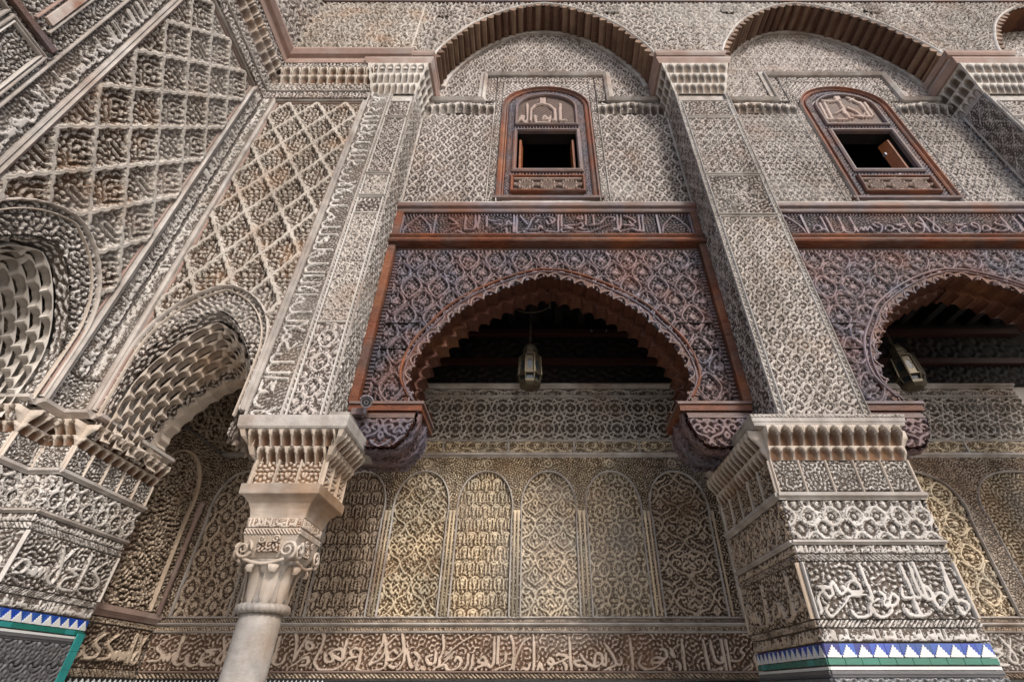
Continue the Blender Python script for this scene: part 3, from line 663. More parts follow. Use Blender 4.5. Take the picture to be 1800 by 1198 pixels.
relief('inscription_band', FB, X0, 2.4, 1.705, 2.01, p_strokes(bk, .0160, p_worm(.06, 6), .6), .030, .0085, .0085, M['stucco_tan'], bw)
relief('inscription_band', FB, 2.4, X1, 1.705, 2.01, p_strokes(bk, .0160, p_worm(.06, 6), .6), .030, .011, .0085, M['stucco_cool'], bw)
ledge('ledge', FB, X0, X1, 1.688, 1.70, M['rose'], bw, 0, proj=.03)
bband('rope_moulding', 1.645, 1.685, p_rope(.04, 1.2), .018, 'stucco_brown', cs=.0095, cz=.008)
zellij(FB, X0, -2.0, 1.56, 1.638, bw, 44, dark=True)
zellij(FB, -2.0, 2.2, 1.545, 1.615, bw, 60, dark=True)
MB().box(FB, X0, X1, 0, 1.63, -.02, 0).build('tile_dado', M['zellij'], bw)
# upper near-black woodwork and the gallery ceiling
uw = thing('dark_frieze', 'near-black carved wood frieze above the back wall, dark inside the arches', 'wood frieze', (0, YB, 4.84))
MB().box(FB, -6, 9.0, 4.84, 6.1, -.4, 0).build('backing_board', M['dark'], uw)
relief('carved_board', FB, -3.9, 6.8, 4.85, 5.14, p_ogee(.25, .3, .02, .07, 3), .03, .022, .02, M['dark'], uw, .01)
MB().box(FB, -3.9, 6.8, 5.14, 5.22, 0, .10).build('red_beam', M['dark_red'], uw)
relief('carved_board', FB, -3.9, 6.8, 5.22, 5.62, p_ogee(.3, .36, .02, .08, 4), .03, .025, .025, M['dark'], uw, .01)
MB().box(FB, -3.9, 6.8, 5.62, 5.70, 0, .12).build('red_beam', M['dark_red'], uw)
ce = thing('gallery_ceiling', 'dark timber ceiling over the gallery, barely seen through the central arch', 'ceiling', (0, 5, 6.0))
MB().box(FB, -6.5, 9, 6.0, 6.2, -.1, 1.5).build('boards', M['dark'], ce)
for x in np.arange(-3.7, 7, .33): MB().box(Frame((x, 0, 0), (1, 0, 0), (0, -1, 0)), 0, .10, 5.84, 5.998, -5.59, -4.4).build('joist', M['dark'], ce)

# interior wall closing the gallery at the left
sw = thing('side_wall', 'brown carved plaster wall closing the gallery at its left end, behind the corner pier', 'wall', (-3.80, 5, 0))
FW = Frame((-3.80, 0, 0), (0, 1, 0), (1, 0, 0))       # s = y
MB().box(FW, 4.55, 5.60, 0, 6.0, -.3, -.03).build('masonry', M['plain'], sw)
SWP = [(5.02 - .36, 2.2)] + half_arch([(a * 1.12, z) for a, z in HALF], 5.02, 3) + [(5.02 + .36, 2.2)]
relief('spandrel', FW, 4.52, 5.57, 2.17, 3.84, p_worm(.05, 8), .03, .013, .011, M['stucco_brown'], sw, .01, hole=SWP)
relief('arched_panel', FW, 4.66, 5.38, 2.17, 3.67, p_worm(.075, 9, ax=.8), .04, .012, .011, M['stucco_brown'], sw, -.01, keep=SWP, back=.015)
strip('arch_moulding', FW, [(SWP[0][0], 2.18)] + SWP[1:-1] + [(SWP[-1][0], 2.18)], .03, .04, M['stucco_brown'], sw, d0=.01)
for y in (4.60, 5.50): lathe_obj('colonnette', (-3.76, y, 0), [(.026, 2.16), (.026, 3.12), (.04, 3.15), (.03, 3.2), (.045, 3.26)], M['rose'], sw, 10)
relief('star_strapwork', FW, 4.52, 5.57, 3.9, 4.8, p_star(.30, .0125), .03, .014, .014, M['stucco_brown'], sw)
MB().box(FW, 3.9, 5.6, 4.86, 6.0, -.3, -.001).build('backing_board', M['dark'], sw)
relief('carved_board', FW, 4.1, 5.57, 4.8, 5.9, p_ogee(.3, .36, .02, .08, 4), .03, .03, .03, M['dark'], sw)
ledge('ledge', FW, 4.52, 5.57, 2.08, 2.165, M['rose'], sw, 0, proj=.05)
relief('bead_band', FW, 4.52, 5.57, 2.03, 2.075, p_beads(.052, 2.05, .014), .018, .012, .009, M['stucco_brown'], sw)
relief('inscription_band', FW, 4.52, 5.57, 1.705, 2.02, p_strokes(lines_of_script(4.55, 5.5, 1.73, 2.0, 21), .017, p_worm(.06, 6), .45), .036, .011, .0085, M['stucco_brown'], sw)
relief('rope_moulding', FW, 4.52, 5.57, 1.645, 1.70, p_rope(.045, 1.2), .018, .012, .009, M['stucco_brown'], sw)
zellij(FW, 4.52, 5.57, 1.56, 1.638, sw, 16, dark=True)

# ------------------------------------------------------------------ right pier
rp = thing('pier', 'square carved plaster pier at the right with a blue and white tile dado', 'pier', (2.28, 4.05, 0))
PX0, PX1, PY0, PY1 = 1.765, 2.795, 3.52, 4.65
MB().box(Frame((0, 0, 0), (1, 0, 0), (0, -1, 0)), PX0 + .03, PX1 - .03, 0, 3.30, -PY1, -PY0 - .03).build('core', M['plain'], rp)
A, B, C = face_frames(PX0, PX1, PY0, PY1)
ZM = ([0, 4], [0, 4])
st = [[(x - PX0, z) for x, z in s_] for s_ in dec(PIER)]
pier_face(A, 0, PX1 - PX0, ZM, rp, 'stucco_cool', 31, st)
pier_face(B, 0, PY1 - PY0, ZM, rp, 'stucco_brown', 51, cs=.0105, nm=14)  # sides browner than the front: their shade put into the stucco colour
pier_face(C, 0, PY1 - PY0, ZM, rp, 'stucco_brown', 71, cs=.03, nm=11)
loft_box('corner_core', PX0, PX1, PY0, PY1, [(2.96, -.05), (3.06, -.05), (3.20, -.045), (3.225, .04)], M['cap'], rp)
loft_box('cornice', PX0, PX1, PY0, PY1 - .05, [(3.222, .045), (3.222, .07), (3.245, .075), (3.255, .082), (3.285, .086), (3.31, .09), (3.312, .0)], M['plain'], rp)
for fr, L_ in ((A, PX1 - PX0), (B, PY1 - PY0)): relief('dentil_strip', fr, -.085, L_ + .085, 3.286, 3.312, p_rope(.03), .008, .007, .007, M['stucco'], rp, .086)

# ------------------------------------------------------------------ corner pier (inside corner of the courtyard)
cp = thing('corner_pier', 'plaster corner pier at the left edge with blue and white tile dado', 'pier', (XC, YP, 0))
ZJ = ([0, 1.6, 1.79, 2.38, 2.70, 3.31, 4], [0, 1.83, 2.015, 2.62, 2.92, 3.38, 4.1])
JX = -3.65; JY = 3.35
FJ = Frame((JX, 0, 0), (0, 1, 0), (1, 0, 0)); FJ2 = Frame((0, JY, 0), (1, 0, 0), (0, -1, 0))
pier_face(FJ, YP, 4.55, ZJ, cp, 'stucco_cool', 91, cs=.0095, nm=11)
pier_face(FC, 0, JX - XC, ZJ, cp, 'stucco_cool', 111, cs=.0095, nm=3, npan=1)
pier_face(FL, 0, YP - JY, ZJ, cp, 'stucco_cool', 131, cs=.0095, nm=3, npan=1)
pier_face(FJ2, -4.85, XC, ZJ, cp, 'stucco_cool', 151, cs=.0095, nm=11)
q_ = Frame((0, 0, 0), (1, 0, 0), (0, -1, 0))
MB().box(q_, -4.85, JX - .03, 0, 3.9, -4.55, -YP - .03).box(q_, -4.85, XC - .03, 0, 3.9, -YP - .02, -JY - .03).build('core', M['plain'], cp)
for fr, a, b in ((FJ, YP, 4.55), (FC, 0, .25), (FL, 0, .25), (FJ2, -4.85, XC)):
    ledge('capital_moulding', fr, a - .02, b + .02, 3.345, 3.40, M['plain'], cp, 0, proj=.09)
for i, z in enumerate(np.arange(.6, 1.84, .12)): MB().box(FJ, 4.47, 4.548, z + .001, z + .119, .018, .026).build('teal_tile', M['tile_teal'], cp)

# ------------------------------------------------------------------ marble column with its impost and capital block
co = thing('column', 'slender veined marble column with carved capital, flared abacus and stalactite impost', 'column', (-1.90, 3.83, 0))
cx, cy = -1.90, 3.83
lathe_obj('shaft', (cx, cy, 0), [(.15, 0), (.145, .5), (.141, 1.2), (.137, 1.9), (.135, 1.985)], M['marble'], co, 40)
# twisted necking ring
Vr = []; n1, n2 = 96, 10
for i in range(n1):
    a = 2 * math.pi * i / n1
    for k in range(n2):
        b = 2 * math.pi * k / n2; r = .030 * (1 + .13 * math.cos(26 * a + 2.2 * b))
        Vr.append((cx + (.146 + r * math.cos(b)) * math.cos(a), cy + (.146 + r * math.cos(b)) * math.sin(a), 2.005 + r * math.sin(b)))
Fr = [(i * n2 + k, ((i + 1) % n1) * n2 + k, ((i + 1) % n1) * n2 + (k + 1) % n2, i * n2 + (k + 1) % n2) for i in range(n1) for k in range(n2)]
MB().add(Vr, Fr).build('rope_ring', M['marble'], co, True)
def bell(a, z): return 1 + .035 * abs(math.cos(4 * a)) - .055 * (abs(math.sin(4 * a)) < .16)
lathe_obj('bell', (cx, cy, 0), [(.130, 2.02), (.134, 2.06), (.136, 2.14), (.140, 2.22), (.158, 2.27), (.180, 2.30)], M['marble'], co, 64, bell)
for i in range(8):
    a = 2 * math.pi * (i + .5) / 8; u = Vector((math.cos(a), math.sin(a), 0)); w = Vector((-math.sin(a), math.cos(a), 0))
    V = []; prof = [(.142, 2.025, .018), (.150, 2.07, .040), (.156, 2.15, .046), (.166, 2.21, .046), (.195, 2.258, .044), (.222, 2.262, .038), (.232, 2.236, .030), (.218, 2.212, .018)]
    for r, z, hw in prof:
        for t, dr in ((-1, -.008), (-.5, .002), (0, .006), (.5, .002), (1, -.008)): q = Vector((cx, cy, z)) + u * (r + dr) + w * (hw * t); V.append(q)
    F = [(k * 5 + j, k * 5 + j + 1, k * 5 + 6 + j, k * 5 + 5 + j) for k in range(len(prof) - 1) for j in range(4)]
    V2 = [v - u * .010 for v in V]; nV = len(V)
    F2 = [tuple(x + nV for x in f[::-1]) for f in F]
    MB().add(V + V2, F + F2).build('acanthus_leaf', M['marble_stained'], co, True)
# block with volutes
bz0, bz1 = 2.275, 2.45
loft_box('capital_block', cx - .205, cx + .205, cy - .205, cy + .205, [(bz0, -.09), (bz0 + .04, -.05), (bz0 + .08, -.03), (bz1 - .03, -.02), (bz1, -.01)], M['marble_stained'], co)
BA, BB_, BCf = face_frames(cx - .205, cx + .205, cy - .205, cy + .205)
for fr in (BA, BB_, BCf):
    relief('carved_tablet', fr, .13, .28, 2.345, 2.41, p_worm(.035, 5), .012, .006, .006, M['cap'], co, -.018)
    for sx in (-1, 1):
        c0 = .205 + sx * .155
        pts = [fr.p(c0 + sx * -.0 + (.062 * (1 - t / 26)) * math.cos(sx * (t * .5 - 1.2)), 2.355 + (.062 * (1 - t / 26)) * math.sin(sx * (t * .5 - 1.2)) * 1, .004 + .0009 * t) for t in range(0, 23)]
        MB().tube(pts, [.014 * (1 - t / 34) for t in range(23)], 6).build('volute', M['marble_stained'], co, True)
        c1 = .205 + sx * .05
        pts = [fr.p(c1 + (.028 * (1 - t / 18)) * math.cos(sx * (t * .55)), 2.425 + (.028 * (1 - t / 18)) * math.sin(sx * (t * .55)), .004) for t in range(0, 16)]
        MB().tube(pts, .0075, 5).build('small_scroll', M['marble_stained'], co, True)
    MB().tube([fr.p(.06 + .29 * t / 10, 2.315 - .03 * math.sin(math.pi * t / 10) - .02, .0) for t in range(11)], .012, 6).build('festoon', M['marble_stained'], co, True)
loft_box('necking_block', cx - .195, cx + .195, cy - .195, cy + .195, [(2.452, .0), (2.575, .004), (2.576, -.05)], M['cap'], co)
NA, NB, NC = face_frames(cx - .195, cx + .195, cy - .195, cy + .195)
for fr in (NA, NB, NC):
    relief('script_band', fr, .0, .39, 2.505, 2.572, p_strokes(lines_of_script(.01, .38, 2.51, 2.57, 3), .006, p_worm(.025, 3), .5), .010, .006, .006, M['cap'], co, .003)
    relief('rope_moulding', fr, .0, .39, 2.46, 2.495, p_rope(.024), .010, .006, .006, M['cap'], co, .003)
loft_box('flared_abacus', cx - .29, cx + .29, cy - .27, cy + .27, [(2.578, -.088), (2.60, -.085), (2.64, -.076), (2.68, -.058), (2.71, -.032), (2.725, -.006), (2.728, .0), (2.735, .004), (2.80, .006), (2.806, -.0)], M['marble'], co)
IX0, IX1, IY0, IY1 = cx - .26, cx + .26, cy - .22, cy + .22
loft_box('impost_core', IX0, IX1, IY0, IY1, [(2.806, -.03), (3.0, -.02)], M['cap'], co)
IA, IB, IC = face_frames(IX0, IX1, IY0, IY1)
for fr, L_ in ((IA, .52), (IB, .44), (IC, .44)):
    relief('carved_panel', fr, 0, L_, 2.81, 2.985, p_worm(.05, 9, .13), .02, .008, .008, M['cap'], co)
    for k in range(4): strip('panel_fillet', fr, [(L_ * k / 3, 2.81), (L_ * k / 3, 3.0)], .018, .03, M['cap'], co)
muq_console(IX0, IX1, IY0, IY1, 2.97, 3.21, .145, 2, 'cap', co, 7, 6)
loft_box('cornice', IX0, IX1, IY0, IY1, [(3.205, .13), (3.205, .155), (3.22, .165), (3.285, .172), (3.31, .172), (3.312, .0)], M['plain'], co)
loft_box('bearing_block', IX0 - .1, IX1 + .08, 3.64, 4.35, [(3.312, 0), (3.44, 0)], M['plain'], co)

# ------------------------------------------------------------------ pilasters
def pilaster(x0, x1, label, zbot, seed, cs=.0115, band=None, fr=None, bar=False, sides=True, full=True):
    F0 = fr or FAC; t = thing('pilaster', label, 'pilaster', tuple(F0.p((x0 + x1) / 2, 0, -.2)))
    ztop = 8.52
    MB().box(F0, x0 + .012, x1 - .012, zbot, 9.4, -.42, -.03).build('core', M['plain'], t)
    a = x0
    if band:                                       # vertical band of script beside the panels
        sc_ = [[(z, s_) for z, s_ in q] for q in lines_of_script(zbot + .03, ztop, x0 + .035, band - .03, seed)]
        relief('script_band', F0, x0 + .02, band - .015, zbot, ztop, p_strokes(sc_, .014, p_worm(.05, seed), .45, swap=True), .022, cs, cs * 1.25, M['stucco_cool'], t)
        for s_ in (x0 + .008, band): strip('fillet', F0, [(s_, zbot), (s_, ztop)], .018, .028, M['plain'], t)
        a = band
    w = x1 - a; b_ = .035 if not band else .02
    rows = [(zbot, 5.84, 'loops'), (5.88, 6.58, 'rose'), (6.62, 7.86, 'diam'), (7.90, 8.30, 'worm')]
    if band: rows = [(zbot, 4.35, 'ogee'), (4.35, 5.9, 'loops'), (5.9, 6.18, 'worm'), (6.22, 6.60, 'loops'), (6.64, 7.86, 'diam'), (7.90, 8.28, 'worm')]
    a2, b2 = a + b_ + .035, x1 - b_ - .035
    for z0, z1, k in rows:
        far = 1.0 + max(0, (z0 - 5.0)) * .18
        fn = {'loops': p_ogee(.125, .155, .010, .05, seed, a2, zbot, petal=.27) if not band else p_ogee(.095, .11, .009, .045, seed, a2, zbot, petal=.25), 'rose': p_rosette((a2 + b2) / 2, (z0 + z1) / 2, .24, .075, seed),
              'diam': p_diamond(.12, .16, .011, .05, seed), 'worm': p_worm(.075, seed, .2), 'ogee': p_ogee(.22, .26, .014, .05, seed, (a2 + b2) / 2)}[k]
        relief('carved_panel', F0, a2, b2, z0 + .015, z1 - .015, fn, .024, cs * far ** .5, cs * far, M['stucco_fine' if k != 'loops' else 'stucco'], t)
        if full:
            MB().sweep(F0, rect(a2 - .012, b2 + .012, z0 + .004, z1 - .004), [(c_ , d_) for c_, d_ in bead(.014, .03)], True).build('panel_frame', M['stucco_cool'], t)
    for s0_, s1_ in ((a + .008, a2 - .024), (b2 + .024, x1 - .006)):
        if s1_ - s0_ > .015: relief('rope_moulding', F0, s0_, s1_, zbot, ztop, p_rope(.05, 1.0, False), .016, .009, cs * 1.2, M['stucco_cool'], t)
    for s_ in (a + .004, x1 - .004): strip('corner_bead', F0, [(s_, zbot), (s_, ztop)], .016, .026, M['plain'], t)
    if sides:
        L_ = YU - YP
        for xx, nx in ((x0, -1), (x1, 1)):
            sf = Frame((xx, YP, 0), (0, 1, 0), (nx, 0, 0))
            if full: relief('side_panel', sf, 0.012, L_ - .015, zbot, ztop, p_diamond(.17, .30, .008, .06, seed + 3), .012, .014, .017, M['stucco_fine' if nx < 0 else 'stucco_cool'], t, .002)  # left-facing side darker, right-facing paler: side light painted into the colour
            strip('wall_fillet', sf, [(L_ - .065, zbot), (L_ - .065, ztop)], .022, .03, M['plain'], t)
        t2 = t
        muq_console(x0 + .02, x1 - .02, YP + .0, YU, 8.53, 9.16, .13, 3, 'cap_cool', t2, 7, 4)
        lx0, lx1 = x0 - .12, x1 + .12
        loft_box('console_ledge', lx0, lx1, YP - .10, YU, [(9.165, .0), (9.165, .03), (9.23, .05), (9.26, .06), (9.30, .06), (9.301, -.01)], M['rose'], t2)
        loft_box('console_block', lx0 + .02, lx1 - .02, YP - .06, YU, [(9.302, .0), (9.44, .0)], M['stucco_fine'], t2)
        loft_box('console_ledge', lx0, lx1, YP - .10, YU, [(9.442, .0), (9.442, .02), (9.48, .04), (9.53, .05), (9.531, -.05)], M['rose'], t2)
    return t
pilaster(PIL[0][0], PIL[0][1], 'narrower pilaster above the marble column, with a tall band of script on its left edge', 3.32, 5, band=-2.10)
pilaster(PIL[1][0], PIL[1][1], 'broad carved pilaster rising from the right pier between the two wooden arches', 3.312, 8)
pilaster(PIL[2][0], PIL[2][1], 'carved pilaster at the upper right corner, mostly cut off by the picture edge', 6.0, 11, cs=.022)
# ------------------------------------------------------------------ wooden screens between the pilasters
SA = [(0, 5.295), (.20, 5.235), (.42, 5.14), (.63, 5.02), (.80, 4.90), (.96, 4.765), (1.10, 4.57), (1.24, 4.36), (1.315, 4.16), (1.34, 3.96), (1.315, 3.83), (1.215, 3.665)]
def screen(c, x0, x1, label, strokes, seed, cs=.0095):
    t = thing('wooden_screen', label, 'wood screen', (c, YS, 3.66), 'carved cedar screens with lobed arches')
    arch = half_arch(SA, c, 3)
    # solid boards behind the carving: spandrel slabs in strips following the arch
    outer = half_arch([(a + .03, z + .03) for a, z in SA], c, 3)
    up = [p for p in outer if p[1] > 3.96]; V = []; F = []
    for (ax, az) in up:
        for yy in (-.03, -.37): V += [FS.p(ax, az, yy), FS.p(ax, 6.35, yy)]
    n = len(up)
    for i in range(n - 1):
        b = i * 4; F += [(b, b + 4, b + 5, b + 1), (b + 2, b + 3, b + 7, b + 6)]
    MB().add(V, F).build('boards', M['beam_grey'], t)
    for s0, s1 in ((x0, up[0][0]), (up[-1][0], x1)): MB().box(FS, s0, s1, up[0][1], 6.35, -.37, -.03).build('boards', M['beam_grey'], t)
    for sx, xe in ((-1, x0), (1, x1)):
        lo = [p for p in outer if p[1] <= up[0][1] + .001 and (p[0] - c) * sx > 0]; lo.sort(key=lambda p: p[1]); V = []; F = []
        for ax, az in lo: V += [FS.p(ax, az, -.03), FS.p(xe, az, -.03), FS.p(ax, az, -.37), FS.p(xe, az, -.37)]
        for i in range(len(lo) - 1): b = i * 4; F += [(b, b + 4, b + 5, b + 1), (b + 2, b + 3, b + 7, b + 6), (b, b + 2, b + 6, b + 4)]
        MB().add(V, F).build('boards', M['beam_grey'], t)
    e = x1
    # field
    fx0, fx1 = x0 + .10, e - .10
    relief('spandrel', FS, fx0 + .055, fx1 - .055, 3.69, 5.66, p_ogee(.30, .42, .0145, .07, seed, c, 5.55, petal=.25), .036, cs, cs * 1.25, M['wood'], t, -.01, hole=[(arch[0][0], 3.5)] + arch + [(arch[-1][0], 3.5)])
    for a_, b_ in ((fx0, fx0 + .05), (fx1 - .05, fx1)): relief('bead_border', FS, a_, b_, 3.69, 5.70, p_rope(.045, 0, False), .02, .0095, .010, M['wood'], t, -.005)
    relief('bead_border', FS, fx0 + .05, fx1 - .05, 5.665, 5.70, p_rope(.045, 0), .02, .010, .010, M['wood'], t, -.005)
    for zz in (4.30, 4.62): # plank joints
        for a_, b_ in ((fx0 + .06, arch[0][0] - .02 if zz < 4.2 else c - 1.36), (c + 1.36, fx1 - .06)):
            if b_ > a_: MB().box(FS, a_, b_, zz, zz + .006, .0, .029).build('plank_joint', M['room'], t)
    # rim of the arch, two scalloped rows of lobes in its thickness
    NL = 30
    P = arc_pts(arch, NL)
    for i in range(NL):
        p, q = P[i], P[i + 1]
        d = q - p; L_ = np.hypot(*d); d = d / L_; nn = np.array((-d[1], d[0]))   # away from the opening
        if np.dot(nn, (p + q) / 2 - np.array((c, 4.0))) < 0: nn = -nn
        for row, (y0, y1, drop) in enumerate(((.015, -.19, 0), (-.185, -.38, .058))):
            V = []; F = []
            for k in range(7):
                tt = k / 6; bul = .074 * math.sin(math.pi * tt) - .028
                for dd in (y0, y1):
                    m1 = p + d * L_ * tt + nn * (bul - drop); m2 = p + d * L_ * tt + nn * (.088 - drop * .6)
                    V += [FS.p(m1[0], m1[1], dd), FS.p(m2[0], m2[1], dd)]
            for k in range(6):
                b = k * 4; F += [(b, b + 4, b + 6, b + 2), (b, b + 1, b + 5, b + 4), (b + 2, b + 6, b + 7, b + 3), (b + 1, b + 3, b + 7, b + 5)]
            F += [(0, 2, 3, 1), (24, 25, 27, 26)]
            MB().add(V, F).build('soffit_lobe', M['soffit'], t)
        V = [tuple(p + d * L_ * k / 6 + nn * (.074 * math.sin(math.pi * k / 6) - .028)) for k in range(7)]
        MB().sweep(FS, V, [(0, .015), (.002, .024), (.016, .028), (.018, .015)]).build('lobe_edge', M['beam_grey'], t)
    big = [tuple(x) for x in arc_pts(half_arch([(a + .10, z + .10) for a, z in SA], c, 3), 60)]
    big = [b_ for b_ in big if b_[0] < x1 and b_[1] > 3.7]
    strip('arch_rim', FS, big, .03, .032, M['beam'] if seed < 5 else M['wood'], t)
    inner = [tuple(x) for x in arc_pts(half_arch([(a + .06, z + .06) for a, z in SA], c, 3), 60)]
    inner = [b_ for b_ in inner if b_[0] < x1 and b_[1] > 3.7]
    strip('arch_rim', FS, inner, .018, .034, M['wood'], t)
    # frame boards and beams
    for a_, b_ in ((x0 + .005, x0 + .088), (e - .088, e - .005)):
        MB().box(FS, a_, b_, 3.69, 5.76, -.05, .055).build('frame_post', M['beam'], t)
    bp = [(0, -.03), (0, .09), (.02, .105), (.03, .10), (.045, .06), (.10, .05), (.125, .075), (.14, .08), (.145, -.03)]
    MB().sweep(FS, [(x0 + .004, 5.775), (e - .004, 5.775)], bp).build('middle_beam', M['beam'], t)
    MB().sweep(FS, [(x0 + .004, 6.345), (e - .004, 6.345)], [(0, -.03), (0, .035), (.015, .045), (.05, .05), (.07, .08), (.09, .085), (.125, .085), (.13, -.03)]).build('top_beam', M['beam_grey'], t)
    MB().box(FS, x0 + .004, e - .004, 6.478, 6.505, -.35, .07).build('cap_board', M['plain'], t)
    for a_, b_ in ((x0 + .006, x0 + .09), (e - .09, e - .006)): MB().box(FS, a_, b_, 5.93, 6.34, -.03, .05).build('frame_post', M['beam'], t)
    g0, g1 = x0 + .095, e - .095
    relief('bead_border', FS, g0, g1, 6.305, 6.34, p_rope(.04, 0), .016, .01, .011, M['wood'], t)
    relief('script_panel', FS, g0 + .40, g1 - .42, 5.935, 6.30, p_strokes(strokes, .0165, p_worm(.06, seed), .45), .036, .0085, .0105, M['wood'], t)
    for a_ in (g0, g1 - .41):                                       # little pointed-arch panels at both ends
        kk = half_arch([(0, 6.29), (.05, 6.23), (.10, 6.16), (.15, 6.08), (.17, 5.96)], a_ + .20, 3)
        relief('corner_panel', FS, a_ + .0, a_ + .40, 5.935, 6.30, lambda S, Z, kk=kk, c_=a_ + .2: np.maximum(p_strokes([[tuple(v) for v in kk]], .014, None, curve=False)(S, Z), worm(S - c_, Z, .06, 7, .4) * .6), .034, .0085, .0105, M['wood'], t)
        for s_ in (a_, a_ + .40): MB().box(FS, s_ - .012, s_ + .012, 5.935, 6.30, 0, .034).build('divider', M['wood'], t)
    # brackets under the screen, right and left
    for sx in (-1, 1):
        ex = c + sx * 1.215; ix = x0 + .03 if sx < 0 else x1 - .03
        a_, b_ = min(ex, ix), max(ex, ix)
        b0 = (b_ - a_)
        MB().box(FS, a_ - .05 * (sx > 0), b_ + .05 * (sx < 0), 3.595, 3.655, -.46, .07).build('bracket_board', M['beam'], t)
        MB().box(FS, a_ - .065 * (sx > 0), b_ + .065 * (sx < 0), 3.657, 3.682, -.47, .085).build('bracket_board', M['beam_grey'], t)
        # curved corbel: profile across s, extruded in depth, rounded belly
        pr = [(0, 3.593), (0, 3.50), (.02, 3.42), (.06, 3.33), (.14, 3.25), (.26, 3.24), (.40, 3.25), (.60, 3.25)]
        xs = lambda a: ex + sx * a
        V = []; F = []
        for a, z in pr:
            for dd in (.07, -.44): V += [FS.p(xs(a), z, dd), FS.p(xs(a), 3.573, dd)]
        for k in range(len(pr) - 1):
            b = k * 4; F += [(b, b + 2, b + 6, b + 4), (b, b + 4, b + 5, b + 1), (b + 2, b + 3, b + 7, b + 6)]
        F += [((len(pr) - 1) * 4 + i) for i in ()]
        MB().add(V, F).build('corbel', M['soffit'], t)
        sp = [(xs(a), z) for a, z in pr]; kp = sp + [(xs(.60), 3.593)]
        relief('carved_corbel_face', FS, min(xs(0), xs(.58)), max(xs(0), xs(.58)), 3.17, 3.50, p_vine(.30, .3, .02, 9), .04, .009, .009, M['wood'], t, .06, keep=kp)
        for zz, dd in ((3.555, .085), (3.53, .095), (3.505, .08)): MB().box(FS, min(xs(.0), xs(.585)), max(xs(.0), xs(.585)), zz - .02, zz + .0, -.42, dd).build('reeded_moulding', M['beam_grey'], t)
        # underside ribs of the corbel
        pf = arc_pts([(xs(a), z) for a, z in pr], 46); dd = np.linspace(.07, -.44, 44)
        Pq = FS.p(pf[None, :, 0] + 0 * dd[:, None], pf[None, :, 1] + 0 * dd[:, None], dd[:, None] + 0 * pf[None, :, 0])
        Ng = np.cross(np.gradient(Pq, axis=1), np.gradient(Pq, axis=0)); Ng /= np.linalg.norm(Ng, axis=-1, keepdims=True)
        Ng *= np.sign(np.sum(Ng * (Pq - FS.p(ex + sx * .5, 3.6, -.2)), -1, keepdims=True))
        ln = np.linspace(0, .86, 47); Uu, Vw = np.meshgrid(ln, dd)
        hh = np.maximum(p_vine(.26, .26, .018, 9)(Vw, Uu), .5 * worm(Vw, Uu, .07, 3)) * (1 + .5 * np.cos(2 * np.pi * Vw / .25))
        surf('carved_belly', Pq, Ng, np.clip(hh, 0, 1.5), .030, M['wood'], t)
    return t
screen(BC[0], PIL[0][1] + .005, PIL[1][0] - .005, 'central carved cedar screen with a broad lobed arch between the two main pilasters', dec(BEAM), 3)
random.seed(5)
screen(BC[1], PIL[1][1] + .005, 6.435, 'darker carved cedar screen with a lobed arch at the right edge', lines_of_script(3.3, 6.0, 5.96, 6.29, 44), 6, .012)

